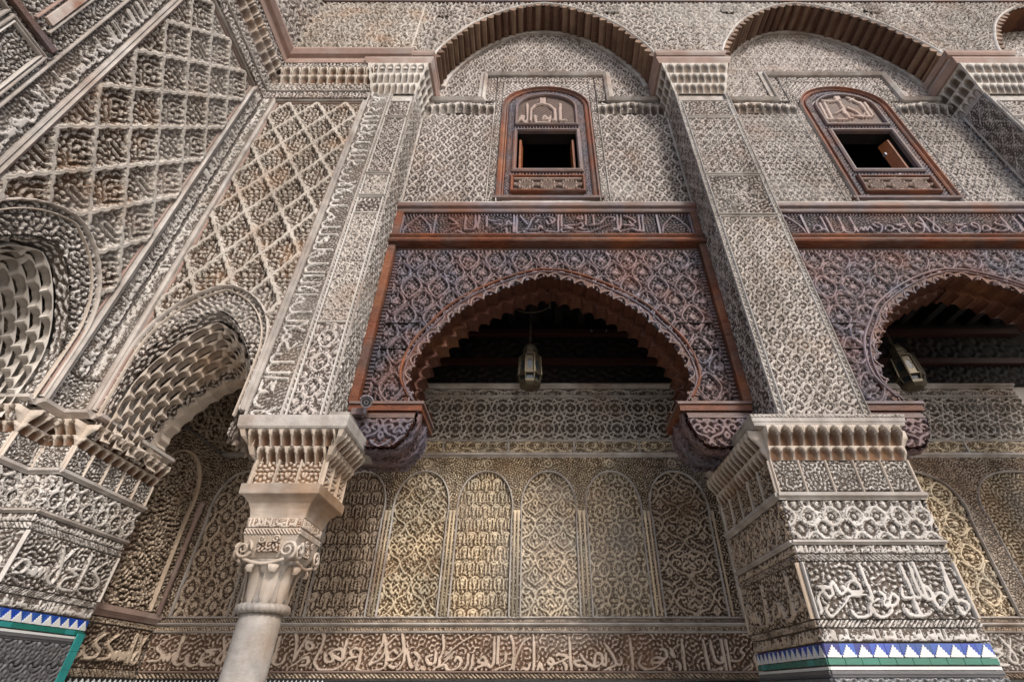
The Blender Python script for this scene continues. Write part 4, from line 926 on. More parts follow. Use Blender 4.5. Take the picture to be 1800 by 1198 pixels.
# ------------------------------------------------------------------ upper walls with windows
UA = [(0, 11.60), (.28, 11.53), (.57, 11.38), (.92, 11.09), (1.22, 10.72), (1.50, 10.20), (1.66, 9.80), (1.71, 9.54)]
UB = [(0, 11.52), (.30, 11.47), (.58, 11.33), (.84, 11.12), (1.08, 10.84), (1.34, 10.42), (1.50, 10.08), (1.61, 9.78), (1.65, 9.50)]
def window(c, label, strokes, shutter):
    t = thing('window', label, 'window', (c, YU, 6.7))
    o = .045
    fr = FU.at(0, .0)
    hw = .62; zs = 8.93
    outer = [(c - hw, 6.72), (c - hw, zs)] + [(c - hw * math.cos(a), zs + hw * .84 * math.sin(a)) for a in np.linspace(.15, math.pi - .15, 15)] + [(c + hw, zs), (c + hw, 6.72)]
    prof = [(-.035, 0), (-.035, .03), (-.018, .045), (-.004, .02), (.02, .025), (.04, .055), (.06, .05), (.065, 0)]
    MB().sweep(fr, outer, prof).build('arched_frame', M['beam'], t)
    MB().sweep(fr, [(c - hw - .1, 6.69), (c + hw + .1, 6.69)], [(0, 0), (0, .05), (.03, .06), (.04, 0)]).build('sill', M['beam_grey'], t)
    ip = [(c - hw + .05, 6.74), (c - hw + .05, zs)] + [(c - (hw - .05) * math.cos(a), zs + (hw - .05) * .84 * math.sin(a)) for a in np.linspace(.15, math.pi - .15, 15)] + [(c + hw - .05, zs), (c + hw - .05, 6.74)]
    ip2 = [(c + (x - c) * .83, 8.93 + (z - 8.93) * .85 if z > 8.93 else z) for x, z in ip]
    hole = ip2
    relief('bead_border', fr, c - hw + .04, c + hw - .04, 6.75, 9.46, lambda S, Z: sm(np.cos(2 * np.pi * Z / .055) * np.cos(2 * np.pi * S / .05), -.3, .4), .02, .0125, .017, M['wood'], t, .0, hole=hole, keep=None)
    # inner frame around arch panel, opening and lower panel
    wi = .455
    tp = [(c - wi, 8.40), (c - wi, 8.86)] + [(c - wi * math.cos(a), 8.88 + wi * .82 * math.sin(a)) for a in np.linspace(.15, math.pi - .15, 13)] + [(c + wi, 8.86), (c + wi, 8.40)]
    MB().sweep(fr, tp, [(a_, d_) for a_, d_ in bead(.05, .06)], True).build('arch_panel_frame', M['beam_grey'], t)
    hatch = lambda S, Z: .35 * sm(np.cos(2 * np.pi * (S * .8 + Z) / .05), -.5, .5)
    relief('kufic_panel', fr, c - wi, c + wi, 8.40, 9.26, p_strokes(strokes, .026, hatch, 1.0, curve=False), .04, .0115, .015, M['wood_pale'], t, .0, keep=tp)
    ow = .455
    MB().sweep(fr, rect(c - ow, c + ow, 7.30, 8.27), [(-.035, 0), (-.035, .035), (-.01, .05), (.01, .05), (.025, .03), (.025, -.02)], True).build('opening_frame', M['beam_grey'], t)
    relief('dentil_strip', fr, c - .5, c + .5, 8.32, 8.37, p_rope(.045, 0), .03, .012, .015, M['wood'], t)
    relief('dentil_strip', fr, c - .52, c + .52, 7.18, 7.23, p_rope(.045, 0), .03, .012, .015, M['wood'], t)
    MB().sweep(fr, rect(c - .48, c + .48, 6.84, 7.15), [(a_, d_) for a_, d_ in bead(.05, .06)], True).build('lower_frame', M['beam'], t)
    def lowp(S, Z):
        u = (((S - c) / .29 + .5) % 1 - .5) * .29; v = Z - 6.995
        dia = np.abs(u) + np.abs(v) * 1.1; cu = .02 * np.cos(12 * np.arctan2(v, u))
        ring = 1 - sm(np.abs(dia - .125 - cu), .010, .02)
        ht = (dia < .11) * sm(np.cos(2 * np.pi * (u + v) / .035), -.3, .4) * .7
        return np.maximum(np.maximum(ring, ht), 1 - sm(np.abs(np.abs(v) - .118), .004, .014))
    relief('strapwork_panel', fr, c - .455, c + .455, 6.865, 7.125, lowp, .04, .009, .011, M['wood_pale'], t)
    # window leaves standing open inside
    for sx in ((-1, 1) if shutter == 2 else (1,)):
        w = .10 if shutter == 2 else .26
        a = c + sx * (.40)
        V0 = [(a, YU + .05), (a - sx * .03, YU + .05), (a - sx * (.10 if shutter == 1 else .05), YU + .17), (a - sx * (.065 if shutter == 1 else .02), YU + .18)]
        V = [(x, y, 7.32) for x, y in V0] + [(x, y, 8.14) for x, y in V0]
        lf = MB().add(V, [(0, 3, 2, 1), (4, 5, 6, 7), (0, 1, 5, 4), (1, 2, 6, 5), (2, 3, 7, 6), (3, 0, 4, 7)]).build('shutter', M['orange'], t)
        tag(lf, 'orange varnished window leaf')
        if shutter == 1:
            for zz in (7.40, 7.9): MB().box(FU, a - .10, a - .06, zz, zz + .05, -.18, -.13).build('hinge', M['cam'], lf)
    # room and reveal lining behind, near-black: shade put into the colour
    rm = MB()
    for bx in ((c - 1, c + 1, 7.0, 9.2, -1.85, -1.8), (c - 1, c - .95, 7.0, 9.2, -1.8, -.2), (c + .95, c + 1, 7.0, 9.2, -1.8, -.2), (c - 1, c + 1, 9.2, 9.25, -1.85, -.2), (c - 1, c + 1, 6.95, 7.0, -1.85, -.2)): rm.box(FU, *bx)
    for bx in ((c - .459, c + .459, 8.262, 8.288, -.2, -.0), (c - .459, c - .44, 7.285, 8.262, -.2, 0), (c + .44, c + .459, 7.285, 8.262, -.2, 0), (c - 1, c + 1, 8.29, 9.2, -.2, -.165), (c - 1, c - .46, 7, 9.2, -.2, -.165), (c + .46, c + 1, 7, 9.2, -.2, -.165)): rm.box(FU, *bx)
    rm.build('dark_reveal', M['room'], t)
    return t
def upper_wall(c, x0, x1, label, fine, cs=.0145, full=True):
    t = thing('upper_wall', label, 'wall', (c, YU, 6.6))
    mb = MB()
    for b in ((x0, c - .46, 6.5, 11.8), (c + .46, x1, 6.5, 11.8), (c - .46, c + .46, 6.5, 7.28), (c - .46, c + .46, 8.29, 11.8)):
        if b[1] > b[0]: mb.box(FU, b[0], b[1], b[2], b[3], -.16, -.03)
    mb.build('masonry', M['plain'], t)
    lab = [(x0, 9.10), (c - .98, 9.10), (c - .98, 9.90), (c + .98, 9.90), (c + .98, 9.10), (x1, 9.10)]
    lab = [p for p in lab if p[0] <= x1 + .01]
    mid = rect(c - 1.08, c + 1.08, 9.0, 9.97)
    if full:
        for a_, b_, sd in ((x0, c - .80, 1), (c + .80, x1, 2)):
            if b_ <= a_: continue
            relief('carved_field', FU, a_, b_, 6.62, 8.72, (p_diamond(.09, .13, .009, .06, 4) if fine else p_ogee(.15, .23, .010, .07, 5, c, petal=.2)), .026, cs, cs * 1.35, M['stucco_fine'], t)
            for zz, ll in ((8.74, 1),):
                n = int((b_ - a_) / .115); w = (b_ - a_) / n
                for i in range(n):
                    dz = .10 * (1 - abs(2 * (i + .5) / n - 1))
                    niche('stucco', FU, a_ + (i + .5) * w, 8.68 + dz, 0, w, .20, .07, t)
            relief('frieze', FU, a_, b_, 8.86, 9.06, p_worm(.07, 4), .02, cs, cs * 1.4, M['stucco_cool'], t)
        for sx in (-1, 1):
            a_, b_ = (c - .79, c - .70) if sx < 0 else (c + .70, c + .79)
            relief('vertical_frieze', FU, a_, b_, 6.62, 9.75, p_worm(.062, 8, .18), .02, .0125, .019, M['stucco_fine'], t, .004)
            strip('white_fillet', FU, [(c + sx * .805, 6.62), (c + sx * .805, 9.06)], .02, .03, M['plain'], t)
            strip('white_fillet', FU, [(c + sx * .675, 6.62), (c + sx * .675, 9.0)], .022, .05, M['plain'], t)
        relief('horizontal_frieze', FU, c - .79, c + .79, 9.70, 9.86, p_worm(.07, 8, .18), .02, .0125, .02, M['stucco_fine'], t, .004)
        wa_ = [(c - .66, 6.7), (c - .66, 8.95)] + [(c - .66 * math.cos(a), 8.97 + .56 * math.sin(a)) for a in np.linspace(.1, math.pi - .1, 13)] + [(c + .66, 8.95), (c + .66, 6.7)]
        relief('window_spandrel', FU, c - .69, c + .69, 8.9, 9.69, p_diamond(.07, .09, .011, .05, 6), .02, .0125, .018, M['stucco_fine'], t, hole=wa_)
        strip('rope_arch', FU, wa_[1:-1], .03, .04, M['stucco'], t)
        hm = [(x0, 9.11), (c - .98, 9.11), (c - .98, 9.9), (c + .98, 9.9), (c + .98, 9.11), (x1, 9.11)]
        tym = hm + [(x1, 11.7), (x0, 11.7)]
        relief('tympanum', FU, x0, x1, 9.11, 11.66, p_ogee(.15, .24, .010, .07, 8, c, petal=.16) if not fine else p_ogee(.13, .21, .010, .07, 9, c, petal=.2), .028, cs, cs * 1.7, M['stucco_fine'], t, keep=tym)
        MB().sweep(FU, lab, [(-.02, 0), (-.02, .05), (.02, .085), (.035, .075), (.04, .045), (.10, .04), (.105, 0)]).build('label_moulding', M['plain'], t)
        for sx in (-1, 1):
            relief('label_strip', FU, *((c - 1.03, c - .99) if 0 else ((c - .97, c - .81) if sx < 0 else (c + .81, c + .97))), 9.12, 9.88, p_worm(.07, 5), .018, .013, .02, M['stucco_fine'], t)
    else: relief('carved_field', FU, x0, x1, 6.62, 11.6, p_diamond(.11, .14, .017, .06, 4), .024, .03, .04, M['stucco_fine'], t)
    return t
upper_wall(BC[0] + .02, PIL[0][1], PIL[1][0], 'fine carved plaster wall around the small window in the middle bay', False)
upper_wall(4.80, PIL[1][1], 6.44, 'fine carved plaster wall around the small window in the right bay', True, .0155)
upper_wall(9.06, 7.20, 9.9, 'sliver of carved plaster wall beyond the last pilaster at the top right corner', True, .03, False)
window(BC[0] + .02, 'small arched wooden window over the middle of the central screen, both leaves folded back', dec(KUF1), 2)
window(4.80, 'small arched wooden window at the upper right with one orange leaf ajar', dec(KUF2), 1)

# ------------------------------------------------------------------ arched hoods and the top wall
top = thing('top_wall', 'carved plaster wall along the top with three big blind arches cut through it', 'wall', (0, YP, 9.53))
holes = []
for c in (BC[0], BC[1], 9.06):
    holes.append([(c - 1.70, 9.0)] + half_arch(UA, c, 3) + [(c + 1.70, 9.0)])
for i, (a, b) in enumerate(((XC, -1.9), (-1.9, BC[1] - 2.24), (BC[1] - 2.24, 6.82), (6.82, 9.0))):
    h = [None, holes[0], holes[1], holes[2]][i]
    relief('carved_wall_face', FAC, a, b, 9.54, 11.70, [p_ogee(.26, .36, .018, .085, 4, XC, petal=.33), p_ogee(.26, .44, .014, .10, 7, BC[0], petal=.3), p_ogee(.26, .44, .014, .10, 9, BC[1], petal=.3), p_worm(.1, 3)][i], .036, .0165, .026, M['sebka' if i == 0 else 'stucco'], top, .0, hole=h)
for c in (-1.60, BC[0] - .95, BC[0] + 1.2, BC[1] - 1.25, BC[1] + 1.3):
    zc = 11.35 if abs(c - BC[0]) < 1.3 or abs(c - BC[1]) < 1.4 else 11.2
    relief('round_boss', FAC, c - .16, c + .16, zc - .16, zc + .16, p_rosette(c, zc, .15, .05, 3), .03, .016, .02, M['stucco'], top, .03, keep=[(c + .155 * math.cos(a), zc + .155 * math.sin(a)) for a in np.linspace(0, 2 * math.pi, 20)[:-1]])
mbw = MB().box(FAC, XC - .4, -1.75, 9.5, 11.8, -.42, -.03)
mbw.build('masonry', M['plain'], top)
strip('vertical_fillet', FAC, [(-2.0, 9.56), (-2.0, 11.6)], .03, .045, M['stucco'], top)
MB().sweep(FAC, [(XC, 11.70), (9.9, 11.70)], [(0, -.05), (0, .05), (.05, .06), (.06, .03), (.10, .03), (.12, .09), (.22, .13), (.23, -.05)]).build('top_beam', M['beam_grey'], top)
MB().box(FAC, XC, 9.9, 11.93, 12.6, -.45, .02).build('parapet', M['plain'], top)
for k, c in enumerate((BC[0], BC[1], 9.06)):
    t = thing('arch_hood', ['deep blind arch with dark brick soffit over the middle window', 'deep blind arch with dark brick soffit over the right window', 'edge of a third blind arch at the top right corner'][k], 'arch', (c, YP, 9.5))
    P = half_arch(UA, c, 3)
    # solid spandrel masonry behind the face, closed by the soffit
    V = []; F = []
    for (ax, az) in P: V += [FAC.p(ax, az + .02, -.02), FAC.p(ax, az + .02, -.43), FAC.p(ax, 11.9, -.02), FAC.p(ax, 11.9, -.43)]
    for i in range(len(P) - 1): b = i * 4; F += [(b, b + 1, b + 5, b + 4), (b, b + 4, b + 6, b + 2), (b + 1, b + 3, b + 7, b + 5)]
    MB().add(V, F).build('vault', M['soffit'], t)
    N = 34; Q = arc_pts(P, N)
    for i in range(N):
        p, q = Q[i], Q[i + 1]
        if min(p[0], q[0]) > 8.3: continue
        d = (q - p) / np.hypot(*(q - p)); nn = np.array((-d[1], d[0])); 
        if np.dot(nn, (p + q) / 2 - np.array((c, 9.6))) > 0: nn = -nn
        L_ = np.hypot(*(q - p)); V = []; 
        hgt = .085 + random.uniform(-.010, .016); tw = random.uniform(-.01, .01)
        for dd, k2 in ((.035, 1), (-.20, .85), (-.42, .8)):
            for a_, b_ in ((.04, -.2), (.10, .55), (.28, 1), (.45, 1), (.66, .5), (.80, -.2)):
                m1 = p + d * (L_ * a_ + tw * (dd < -.1)) + nn * (b_ * hgt * k2 - .02); V.append(FAC.p(m1[0], m1[1], dd))
        F = [(j + r * 6, j + 1 + r * 6, j + 7 + r * 6, j + 6 + r * 6) for r in range(2) for j in range(5)] + [tuple(range(6)), tuple(range(12, 18))]
        MB().add(V, F).build('soffit_brick', M['slat2' if random.random() < .42 else 'slat'], t)
    e = [(c + (x[0] - c) * 1.022, x[1] + .035) for x in arc_pts(P, 60) if x[0] < 8.6]
    sc_e = []
    ev = [(x + .0, z + .014 * math.cos(2 * math.pi * i / 2)) for i, (x, z) in enumerate(e)]
    strip('arch_edge', FAC, e, .045, .05, M['stucco_cool'], t)
    back = half_arch(UB, c, 3)
    wv = []
    for i, (x, z) in enumerate(arc_pts(back, 92)): r_ = .012 * (i % 2); wv.append((x, z + r_))
    if k < 2: MB().sweep(FU, wv, [(-.045, 0), (-.045, .05), (-.01, .06), (.03, .055), (.05, .02), (.05, 0)]).build('white_archivolt', M['plain'], t)
# ------------------------------------------------------------------ corner bays: the same bay on the facade and on the left wall
def corner_bay(fr, label, seed, side):
    t = thing('lattice_wall', label, 'wall', tuple(fr.p(.85, 3.4, -.2)))
    S0, S1 = .255, 1.465; c = .86; cool = 'stucco_cool'
    mb = MB().box(fr, 0, 1.52, 4.80, 9.5, -.70, -.05)
    if side: mb.box(fr, -.4, -.001, 3.4, 9.5, -.7, -.001)
    mb.build('masonry', M['plain'], t)
    OUT = [(0, 4.79), (.10, 4.77), (.25, 4.69), (.40, 4.55), (.52, 4.36), (.585, 4.14), (.60, 3.9), (.60, 3.42)]
    outer = half_arch(OUT, c, 3)
    hole = [(outer[0][0], 3.3)] + outer + [(outer[-1][0], 3.3)]
    # script band along the corner and foliage fillet
    sc_ = [[(z, s_) for z, s_ in q] for q in lines_of_script(3.75, 8.35, .035, .15, seed)]
    relief('script_band', fr, .008, .17, 3.72, 8.40, p_strokes(sc_, .012, p_worm(.045, seed), .45, swap=True), .02, .0105, .015, M[cool], t)
    relief('medallion_panel', fr, .008, .17, 3.42, 3.70, p_rosette(.09, 3.56, .075, .05, seed), .02, .0095, .010, M[cool], t)
    strip('corner_fillet', fr, [(.185, 3.41), (.185, 8.36)], .02, .03, M['plain'], t)
    MB().sweep(fr, [(.23, 3.41), (.23, 8.265), (1.49, 8.265), (1.49, 3.42)], [(-.022, 0), (-.022, .05), (-.008, .065), (.004, .03), (.016, .045), (.024, .02), (.024, 0)]).build('panel_frame', M['plain'], t)
    strip('inner_frame', fr, [(.268, 3.44), (.268, 8.225), (1.452, 8.225), (1.452, 3.44)], .02, .03, M['rose'], t)
    a = (S1 - S0) / 3 * .98
    relief('lattice', fr, S0 + .02, S1 - .02, 3.9, 8.20, p_sebka(a, .66, .082, seed, c, 8.20), .062, .0098, .0135, M['sebka'], t, -.005, hole=hole)
    wav = [(x, z + .008 * (i % 2)) for i, (x, z) in enumerate(arc_pts(outer, 60))]
    strip('arch_moulding', fr, wav, .022, .045, M['stucco'], t)
    strip('arch_moulding', fr, half_arch([(max(0, a_ - .045), z - .045) for a_, z in OUT], c, 3), .014, .03, M['cap'], t)
    relief('springer', fr, S0, c - .60, 3.42, 3.9, p_worm(.05, 3), .02, .01, .01, M[cool], t)
    relief('springer', fr, c + .60, S1, 3.42, 3.9, p_worm(.05, 3), .02, .01, .01, M[cool], t)
    # friezes and cornice
    relief('frieze', fr, .0, 1.50, 8.40, 8.55, p_worm(.075, 4, .3), .02, .0135, .022, M['stucco_fine'], t)
    strip('fillet', fr, [(.0, 8.57), (1.50, 8.57)], .02, .03, M['plain'], t)
    relief('frieze', fr, .0, 1.50, 8.59, 8.80, p_worm(.08, 5, .24), .022, .0135, .022, M['stucco'], t)
    n = 11
    for i in range(n):
        w = 1.50 / n; niche('cap', fr, (i + .5) * w, 8.78, .0, w, .15, .07, t)
        niche('cap', fr, (i + .5) * w, 8.92, .05, w * .8, .14, .07, t)
    MB().box(fr, 0, 2.2, 9.06, 9.2, -.2, .10).build('string_course', M['stucco_fine'], t)
    relief('frieze', fr, .0, 1.50, 9.07, 9.2, p_worm(.08, 6), .02, .015, .022, M['stucco_fine'], t, .10)
    MB().sweep(fr, [(0, 9.20), (2.0, 9.20)], [(0, -.03), (0, .12), (.05, .13), (.08, .10), (.20, .10), (.22, .15), (.30, .19), (.335, .19), (.34, -.03)]).build('cornice', M['rose'], t)
    # stalactite half vault between the outer arch and the inner opening
    INN = [(0, 4.14), (.14, 4.07), (.28, 3.95), (.40, 3.81), (.50, 3.64), (.55, 3.50), (.56, 3.36), (.555, 3.20)]
    OT = [(0, 4.50), (.12, 4.45), (.26, 4.32), (.40, 4.13), (.50, 3.94), (.555, 3.75), (.565, 3.55), (.565, 3.20)]
    mid = half_arch(OT, c, 3)
    relief('tympanum', fr, c - .60, c + .60, 3.42, 4.79, p_worm(.075, seed + 1, 1.2), .03, .010, .011, M['stucco' if side else 'stucco_cool'], t, -.01, keep=outer + [(p[0], p[1]) for p in mid[::-1]])
    nT = 40
    A_ = arc_pts(half_arch(OT, c, 3), nT); B_ = arc_pts(half_arch(INN, c, 3), nT)
    ii = np.arange(nT + 1)
    def patch(u, k):                                   # points and outward normals of the sloping vault
        kk = sm(k, -.15, 1.05) * .5 + k * .5
        a_ = [np.interp(u, ii, A_[:, c_]) for c_ in (0, 1)]; b_ = [np.interp(u, ii, B_[:, c_]) for c_ in (0, 1)]
        Pq = fr.p(a_[0] * (1 - kk) + b_[0] * kk, a_[1] * (1 - kk) + b_[1] * kk, -.64 * np.clip(k, 0, 1) ** 1.1)
        Nq = np.cross(np.gradient(Pq, axis=1), np.gradient(Pq, axis=0)); Nq /= np.linalg.norm(Nq, axis=-1, keepdims=True) + 1e-9
        return Pq, Nq * np.sign(np.sum(Nq * (fr.p(c, 3.5, .5) - Pq), -1, keepdims=True))
    mm = M['cap' if side else 'cap_cool']
    for ka, kb_ in ((0, .16), (.84, 1)):
        U, K = np.meshgrid(np.linspace(0, nT, 170), np.linspace(ka, kb_, 14)); Pq, Nq = patch(U, K)
        surf('vault_carving', Pq, Nq, worm(U / nT * 2.6, K * .9, .09, seed + 3, 1.3), .018, M['stucco' if side else 'stucco_cool'], t)
    rows, cols = 6, 13                                  # ordered tiers of hooded cells, each row shifted by half a cell
    for r_ in range(rows):
        k0, k1 = .15 + .70 * r_ / rows, .15 + .70 * (r_ + 1) / rows
        for i in range(-(r_ % 2), cols):
            u0 = nT * (i + .5 * (r_ % 2)) / cols; u1 = nT * (i + 1 + .5 * (r_ % 2)) / cols
            lo_, hi_ = max(0., u0), min(float(nT), u1)
            if hi_ - lo_ < nT / cols * .3: continue
            U, K = np.meshgrid(np.linspace(lo_, hi_, 13), np.linspace(k0, k1, 10)); Pq, Nq = patch(U, K)
            aa = (U - (u0 + u1) / 2) / (u1 - u0); bb = (K - k0) / (k1 - k0)
            q_n = 1 - (aa / .44) ** 2 - (np.clip(.52 - bb, 0, 1) / .40) ** 2
            flute = .07 * np.cos(np.arctan2(aa, bb + .2) * 22) * np.clip(q_n * 3, 0, 1)
            hh = np.where(q_n > 0, 1 - .95 * np.sqrt(np.clip(q_n, 0, 1)) + flute, 1.0)
            hh = hh * (.55 + .45 * bb)
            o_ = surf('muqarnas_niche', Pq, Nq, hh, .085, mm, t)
            CELLS[0] += 0
            at_ = o_.data.attributes['carve']; at_.data.foreach_set('value', np.where(q_n > .06, .34, 1.0).astype(np.float32).ravel())  # cell hollows drop to the ground tint, shade put into colour
    # shell band and lobes of the inner opening
    P2 = arc_pts(half_arch(INN, c, 3), 16)
    for i in range(16):
        p, q = P2[i], P2[i + 1]; d = (q - p); L_ = np.hypot(*d); d = d / L_; nn = np.array((d[1], -d[0]))
        V = []; F = []
        for kx in range(7):
            tt = kx / 6; bul = .03 * math.sin(math.pi * tt)
            for dd, ex in ((-.60, .10), (-.68, .0), (-.80, 0)):
                m1 = p + d * L_ * tt + nn * (.035 - bul - ex * .0); 
                V.append(fr.p(m1[0], m1[1] + ex * .4, dd))
        for kx in range(6):
            b = kx * 3; F += [(b, b + 1, b + 4, b + 3), (b + 1, b + 2, b + 5, b + 4)]
        V2 = len(V); V += [v + np.array((0, 0, .07)) for v in V]; F += [tuple(x + V2 for x in f[::-1]) for f in F[:12]]
        MB().add(V, F).build('opening_lobe', M['cap'], t)
    V = []; F = []                                     # wall over the inner opening
    for x, z in P2: V += [fr.p(x, z, -.70), fr.p(x, 6.0, -.70), fr.p(x, z, -.80), fr.p(x, 6.0, -.80)]
    for i in range(16): b = i * 4; F += [(b, b + 4, b + 5, b + 1), (b + 2, b + 3, b + 7, b + 6), (b, b + 2, b + 6, b + 4)]
    MB().add(V, F).build('inner_wall', M['stucco_brown'], t)
    return t
corner_bay(FC, 'narrow corner bay of the front wall with diagonal lattice over a stalactite arch', 17, True)
random.seed(3)
corner_bay(FL, 'corner bay of the left wall with deep square lattice, seen at a steep angle', 27, False)
# left wall: pilaster, upper wall and the gallery behind its arch
lp = thing('pilaster', 'left wall pilaster at the top left with a script band and flaking red plaster', 'pilaster', (XC, 1.9, 3))
MB().box(FL, 1.50, 2.45, 3.4, 9.3, -.4, -.03).build('core', M['plain'], lp)
sc_ = [[(z, s_) for z, s_ in q] for q in lines_of_script(3.5, 9.0, 1.545, 1.70, 77)]
relief('script_band', FL, 1.52, 1.73, 3.45, 9.0, p_strokes(sc_, .014, p_worm(.05, 5), .45, swap=True), .024, .0105, .013, M['stucco_cool'], lp)
for s_ in (1.508, 1.745): strip('fillet', FL, [(s_, 3.45), (s_, 9.2)], .025, .035, M['plain'], lp)
relief('carved_field', FL, 1.76, 2.42, 5.74, 8.6, p_worm(.065, 8, .3), .024, .011, .014, M['stucco_cool'], lp)
relief('carved_field', FL, 1.76, 2.42, 3.6, 5.66, p_worm(.05, 9), .02, .012, .014, M['stucco_cool'], lp)
strip('panel_frame', FL, rect(1.80, 2.09, 4.60, 5.60), .025, .034, M['plain'], lp, closed=True, d0=.01)
strip('panel_frame', FL, rect(1.825, 2.065, 4.63, 5.57), .014, .034, M['stucco_cool'], lp, closed=True, d0=.01)
strip('panel_frame', FL, rect(2.13, 2.40, 4.60, 5.60), .025, .034, M['plain'], lp, closed=True, d0=.01)
MB().box(FL, 1.80, 2.45, 5.67, 5.725, 0, .05).build('bare_ledge', M['beam_grey'], lp)
MB().box(FL, 1.925, 1.985, 5.85, 7.3, .0, .045).build('flaking_strip', M['worn'], lp)
strip('fillet', FL, [(1.90, 5.78), (1.90, 7.3)], .02, .045, M['plain'], lp); strip('fillet', FL, [(2.01, 5.78), (2.01, 7.3)], .02, .04, M['rose'], lp)
lw = thing('left_top_wall', 'carved plaster wall above the cornice on the left side, ending in the corner', 'wall', (XC, 2.5, 9.5))
MB().box(FL, 0, 3.4, 9.5, 12.6, -.42, -.03).build('masonry', M['plain'], lw)
relief('carved_wall_face', FL, 0, 2.2, 9.54, 11.70, p_ogee(.26, .36, .018, .085, 4, 0, petal=.33), .036, .0165, .026, M['stucco'], lw)
MB().sweep(FL, [(0, 11.70), (3.4, 11.70)], [(0, -.05), (0, .05), (.05, .06), (.06, .03), (.10, .03), (.12, .09), (.22, .13), (.23, -.05)]).build('top_beam', M['beam_grey'], lw)
lg = thing('left_gallery_wall', 'carved plaster wall glimpsed through the stalactite arch at the left edge', 'wall', (-5.9, 2.6, 0))
FG = Frame((-5.9, 4.5, 0), (0, -1, 0), (1, 0, 0))
MB().box(FG, -1.2, 4, 0, 6, -.3, -.03).build('masonry', M['plain'], lg)
relief('carved_field', FG, -.2, 3.4, 2.3, 5.2, p_ogee(.3, .34, .02, .08, 3), .03, .022, .022, M['stucco_warm_lit'], lg)
MB().box(Frame((0, 0, 0), (1, 0, 0), (0, -1, 0)), -6.2, -3.95, 5.3, 5.5, -4.6, -.6).build('ceiling_boards', M['dark'], lg)

# ------------------------------------------------------------------ lanterns
def lantern(x, y, zb, H_, r, rot, label):
    t = thing('lantern', label, 'lantern', (x, y, zb), 'brass lanterns hanging under the arches')
    c0 = (x, y, zb); n = 8; k = H_
    L_ = lambda name, prof, m, nn=8, sm_=False: lathe_obj(name, c0, prof, M[m], t, nn, a0=rot, smooth=sm_)
    L_('bottom_bowl', [(.30 * r, -.02 * k), (.62 * r, -.005 * k), (.80 * r, .03 * k), (.82 * r, .045 * k)], 'brass')
    L_('lower_band', [(.84 * r, .045 * k), (.88 * r, .05 * k), (.88 * r, .10 * k), (.80 * r, .11 * k)], 'brass')
    L_('lower_glass', [(.72 * r, .11 * k), (.74 * r, .20 * k)], 'pane')
    for i in range(n):
        a = rot + 2 * math.pi * i / n; u = (math.cos(a), math.sin(a))
        MB().tube([(x + .80 * r * u[0], y + .80 * r * u[1], zb + .105 * k), (x + .93 * r * u[0], y + .93 * r * u[1], zb + .215 * k)], .010, 5).build('strut', M['brass'], t)
        MB().tube([(x + .98 * r * u[0], y + .98 * r * u[1], zb + .225 * k), (x + .90 * r * u[0], y + .90 * r * u[1], zb + .64 * k)], .012, 6).build('frame_bar', M['brass'], t)
        # pierced panel with an octagonal pane
        a2 = a + math.pi / n; ap = math.cos(math.pi / n); w0 = r * .98 * math.sin(math.pi / n); w1 = r * .90 * math.sin(math.pi / n)
        un = Vector((math.cos(a2), math.sin(a2), 0)); ut = Vector((-math.sin(a2), math.cos(a2), 0))
        V = []; F = []; cen_z = .43 * k
        def pt(s_, h_, off=0): 
            f_ = (h_ - .225 * k) / (.415 * k); rr = r * (.98 * (1 - f_) + .90 * f_) * ap + off
            return Vector((x, y, zb + h_)) + un * rr + ut * s_
        outer = []; inner = []
        for j in range(16):
            b = 2 * math.pi * j / 16; cx_, cz_ = math.cos(b), math.sin(b); m_ = max(abs(cx_), abs(cz_)); 
            outer.append(pt(w1 * .98 * cx_ / m_, cen_z + .19 * k * cz_ / m_, -.004)); sc_ = 1 + .10 * math.cos(8 * b)
            inner.append(pt(w1 * .62 * cx_ * sc_, cen_z + .115 * k * cz_ * sc_, -.004))
        V = outer + inner + [p - un * .008 for p in outer] + [p - un * .008 for p in inner]
        for j in range(16):
            q = (j + 1) % 16; F += [(j, q, 16 + q, 16 + j), (32 + j, 48 + j, 48 + q, 32 + q), (16 + j, 16 + q, 48 + q, 48 + j)]
        pp = MB().add(V, F).build('pierced_panel', M['brass'], t)
        V = [p - un * .006 for p in inner]
        MB().add(V, [tuple(range(16))]).build('pane', M['pane'], pp)
    L_('body_ring', [(.90 * r, .205 * k), (1.03 * r, .215 * k), (1.03 * r, .235 * k), (.95 * r, .24 * k)], 'brass')
    L_('body_core', [(.60 * r, .24 * k), (.55 * r, .63 * k)], 'room')
    L_('top_ring', [(.90 * r, .635 * k), (.96 * r, .64 * k), (.94 * r, .665 * k), (.70 * r, .675 * k), (.62 * r, .70 * k)], 'brass')
    L_('neck', [(.62 * r, .70 * k), (.58 * r, .78 * k), (.66 * r, .79 * k), (.66 * r, .81 * k)], 'brass')
    L_('dome', [(.62 * r, .81 * k), (.58 * r, .88 * k), (.45 * r, .95 * k), (.22 * r, .99 * k), (.05 * r, 1.02 * k)], 'brass')
    z = zb + 1.02 * k; i = 0
    while z < 5.98:
        pts = []
        for j in range(10):
            b = 2 * math.pi * j / 10; u = math.cos(b) * .014; v = math.sin(b) * .030
            pts.append((x + (u if i % 2 else 0), y + (0 if i % 2 else u), z + .028 + v))
        MB().tube(pts, .0048, 5, True).build('chain_link', M['brass'], t); z += .048; i += 1
    return t
lantern(-.075, 4.8, 4.345, .60, .145, .39, 'brass lantern hanging in the middle of the central arch')
lantern(4.31, 4.8, 4.335, .60, .145, .15, 'brass lantern hanging at the left side of the right-hand arch')
hk = thing('lantern_bracket', 'curved iron hook bar above the chain of the central lantern', 'bracket', (-.075, 4.8, 5.6))
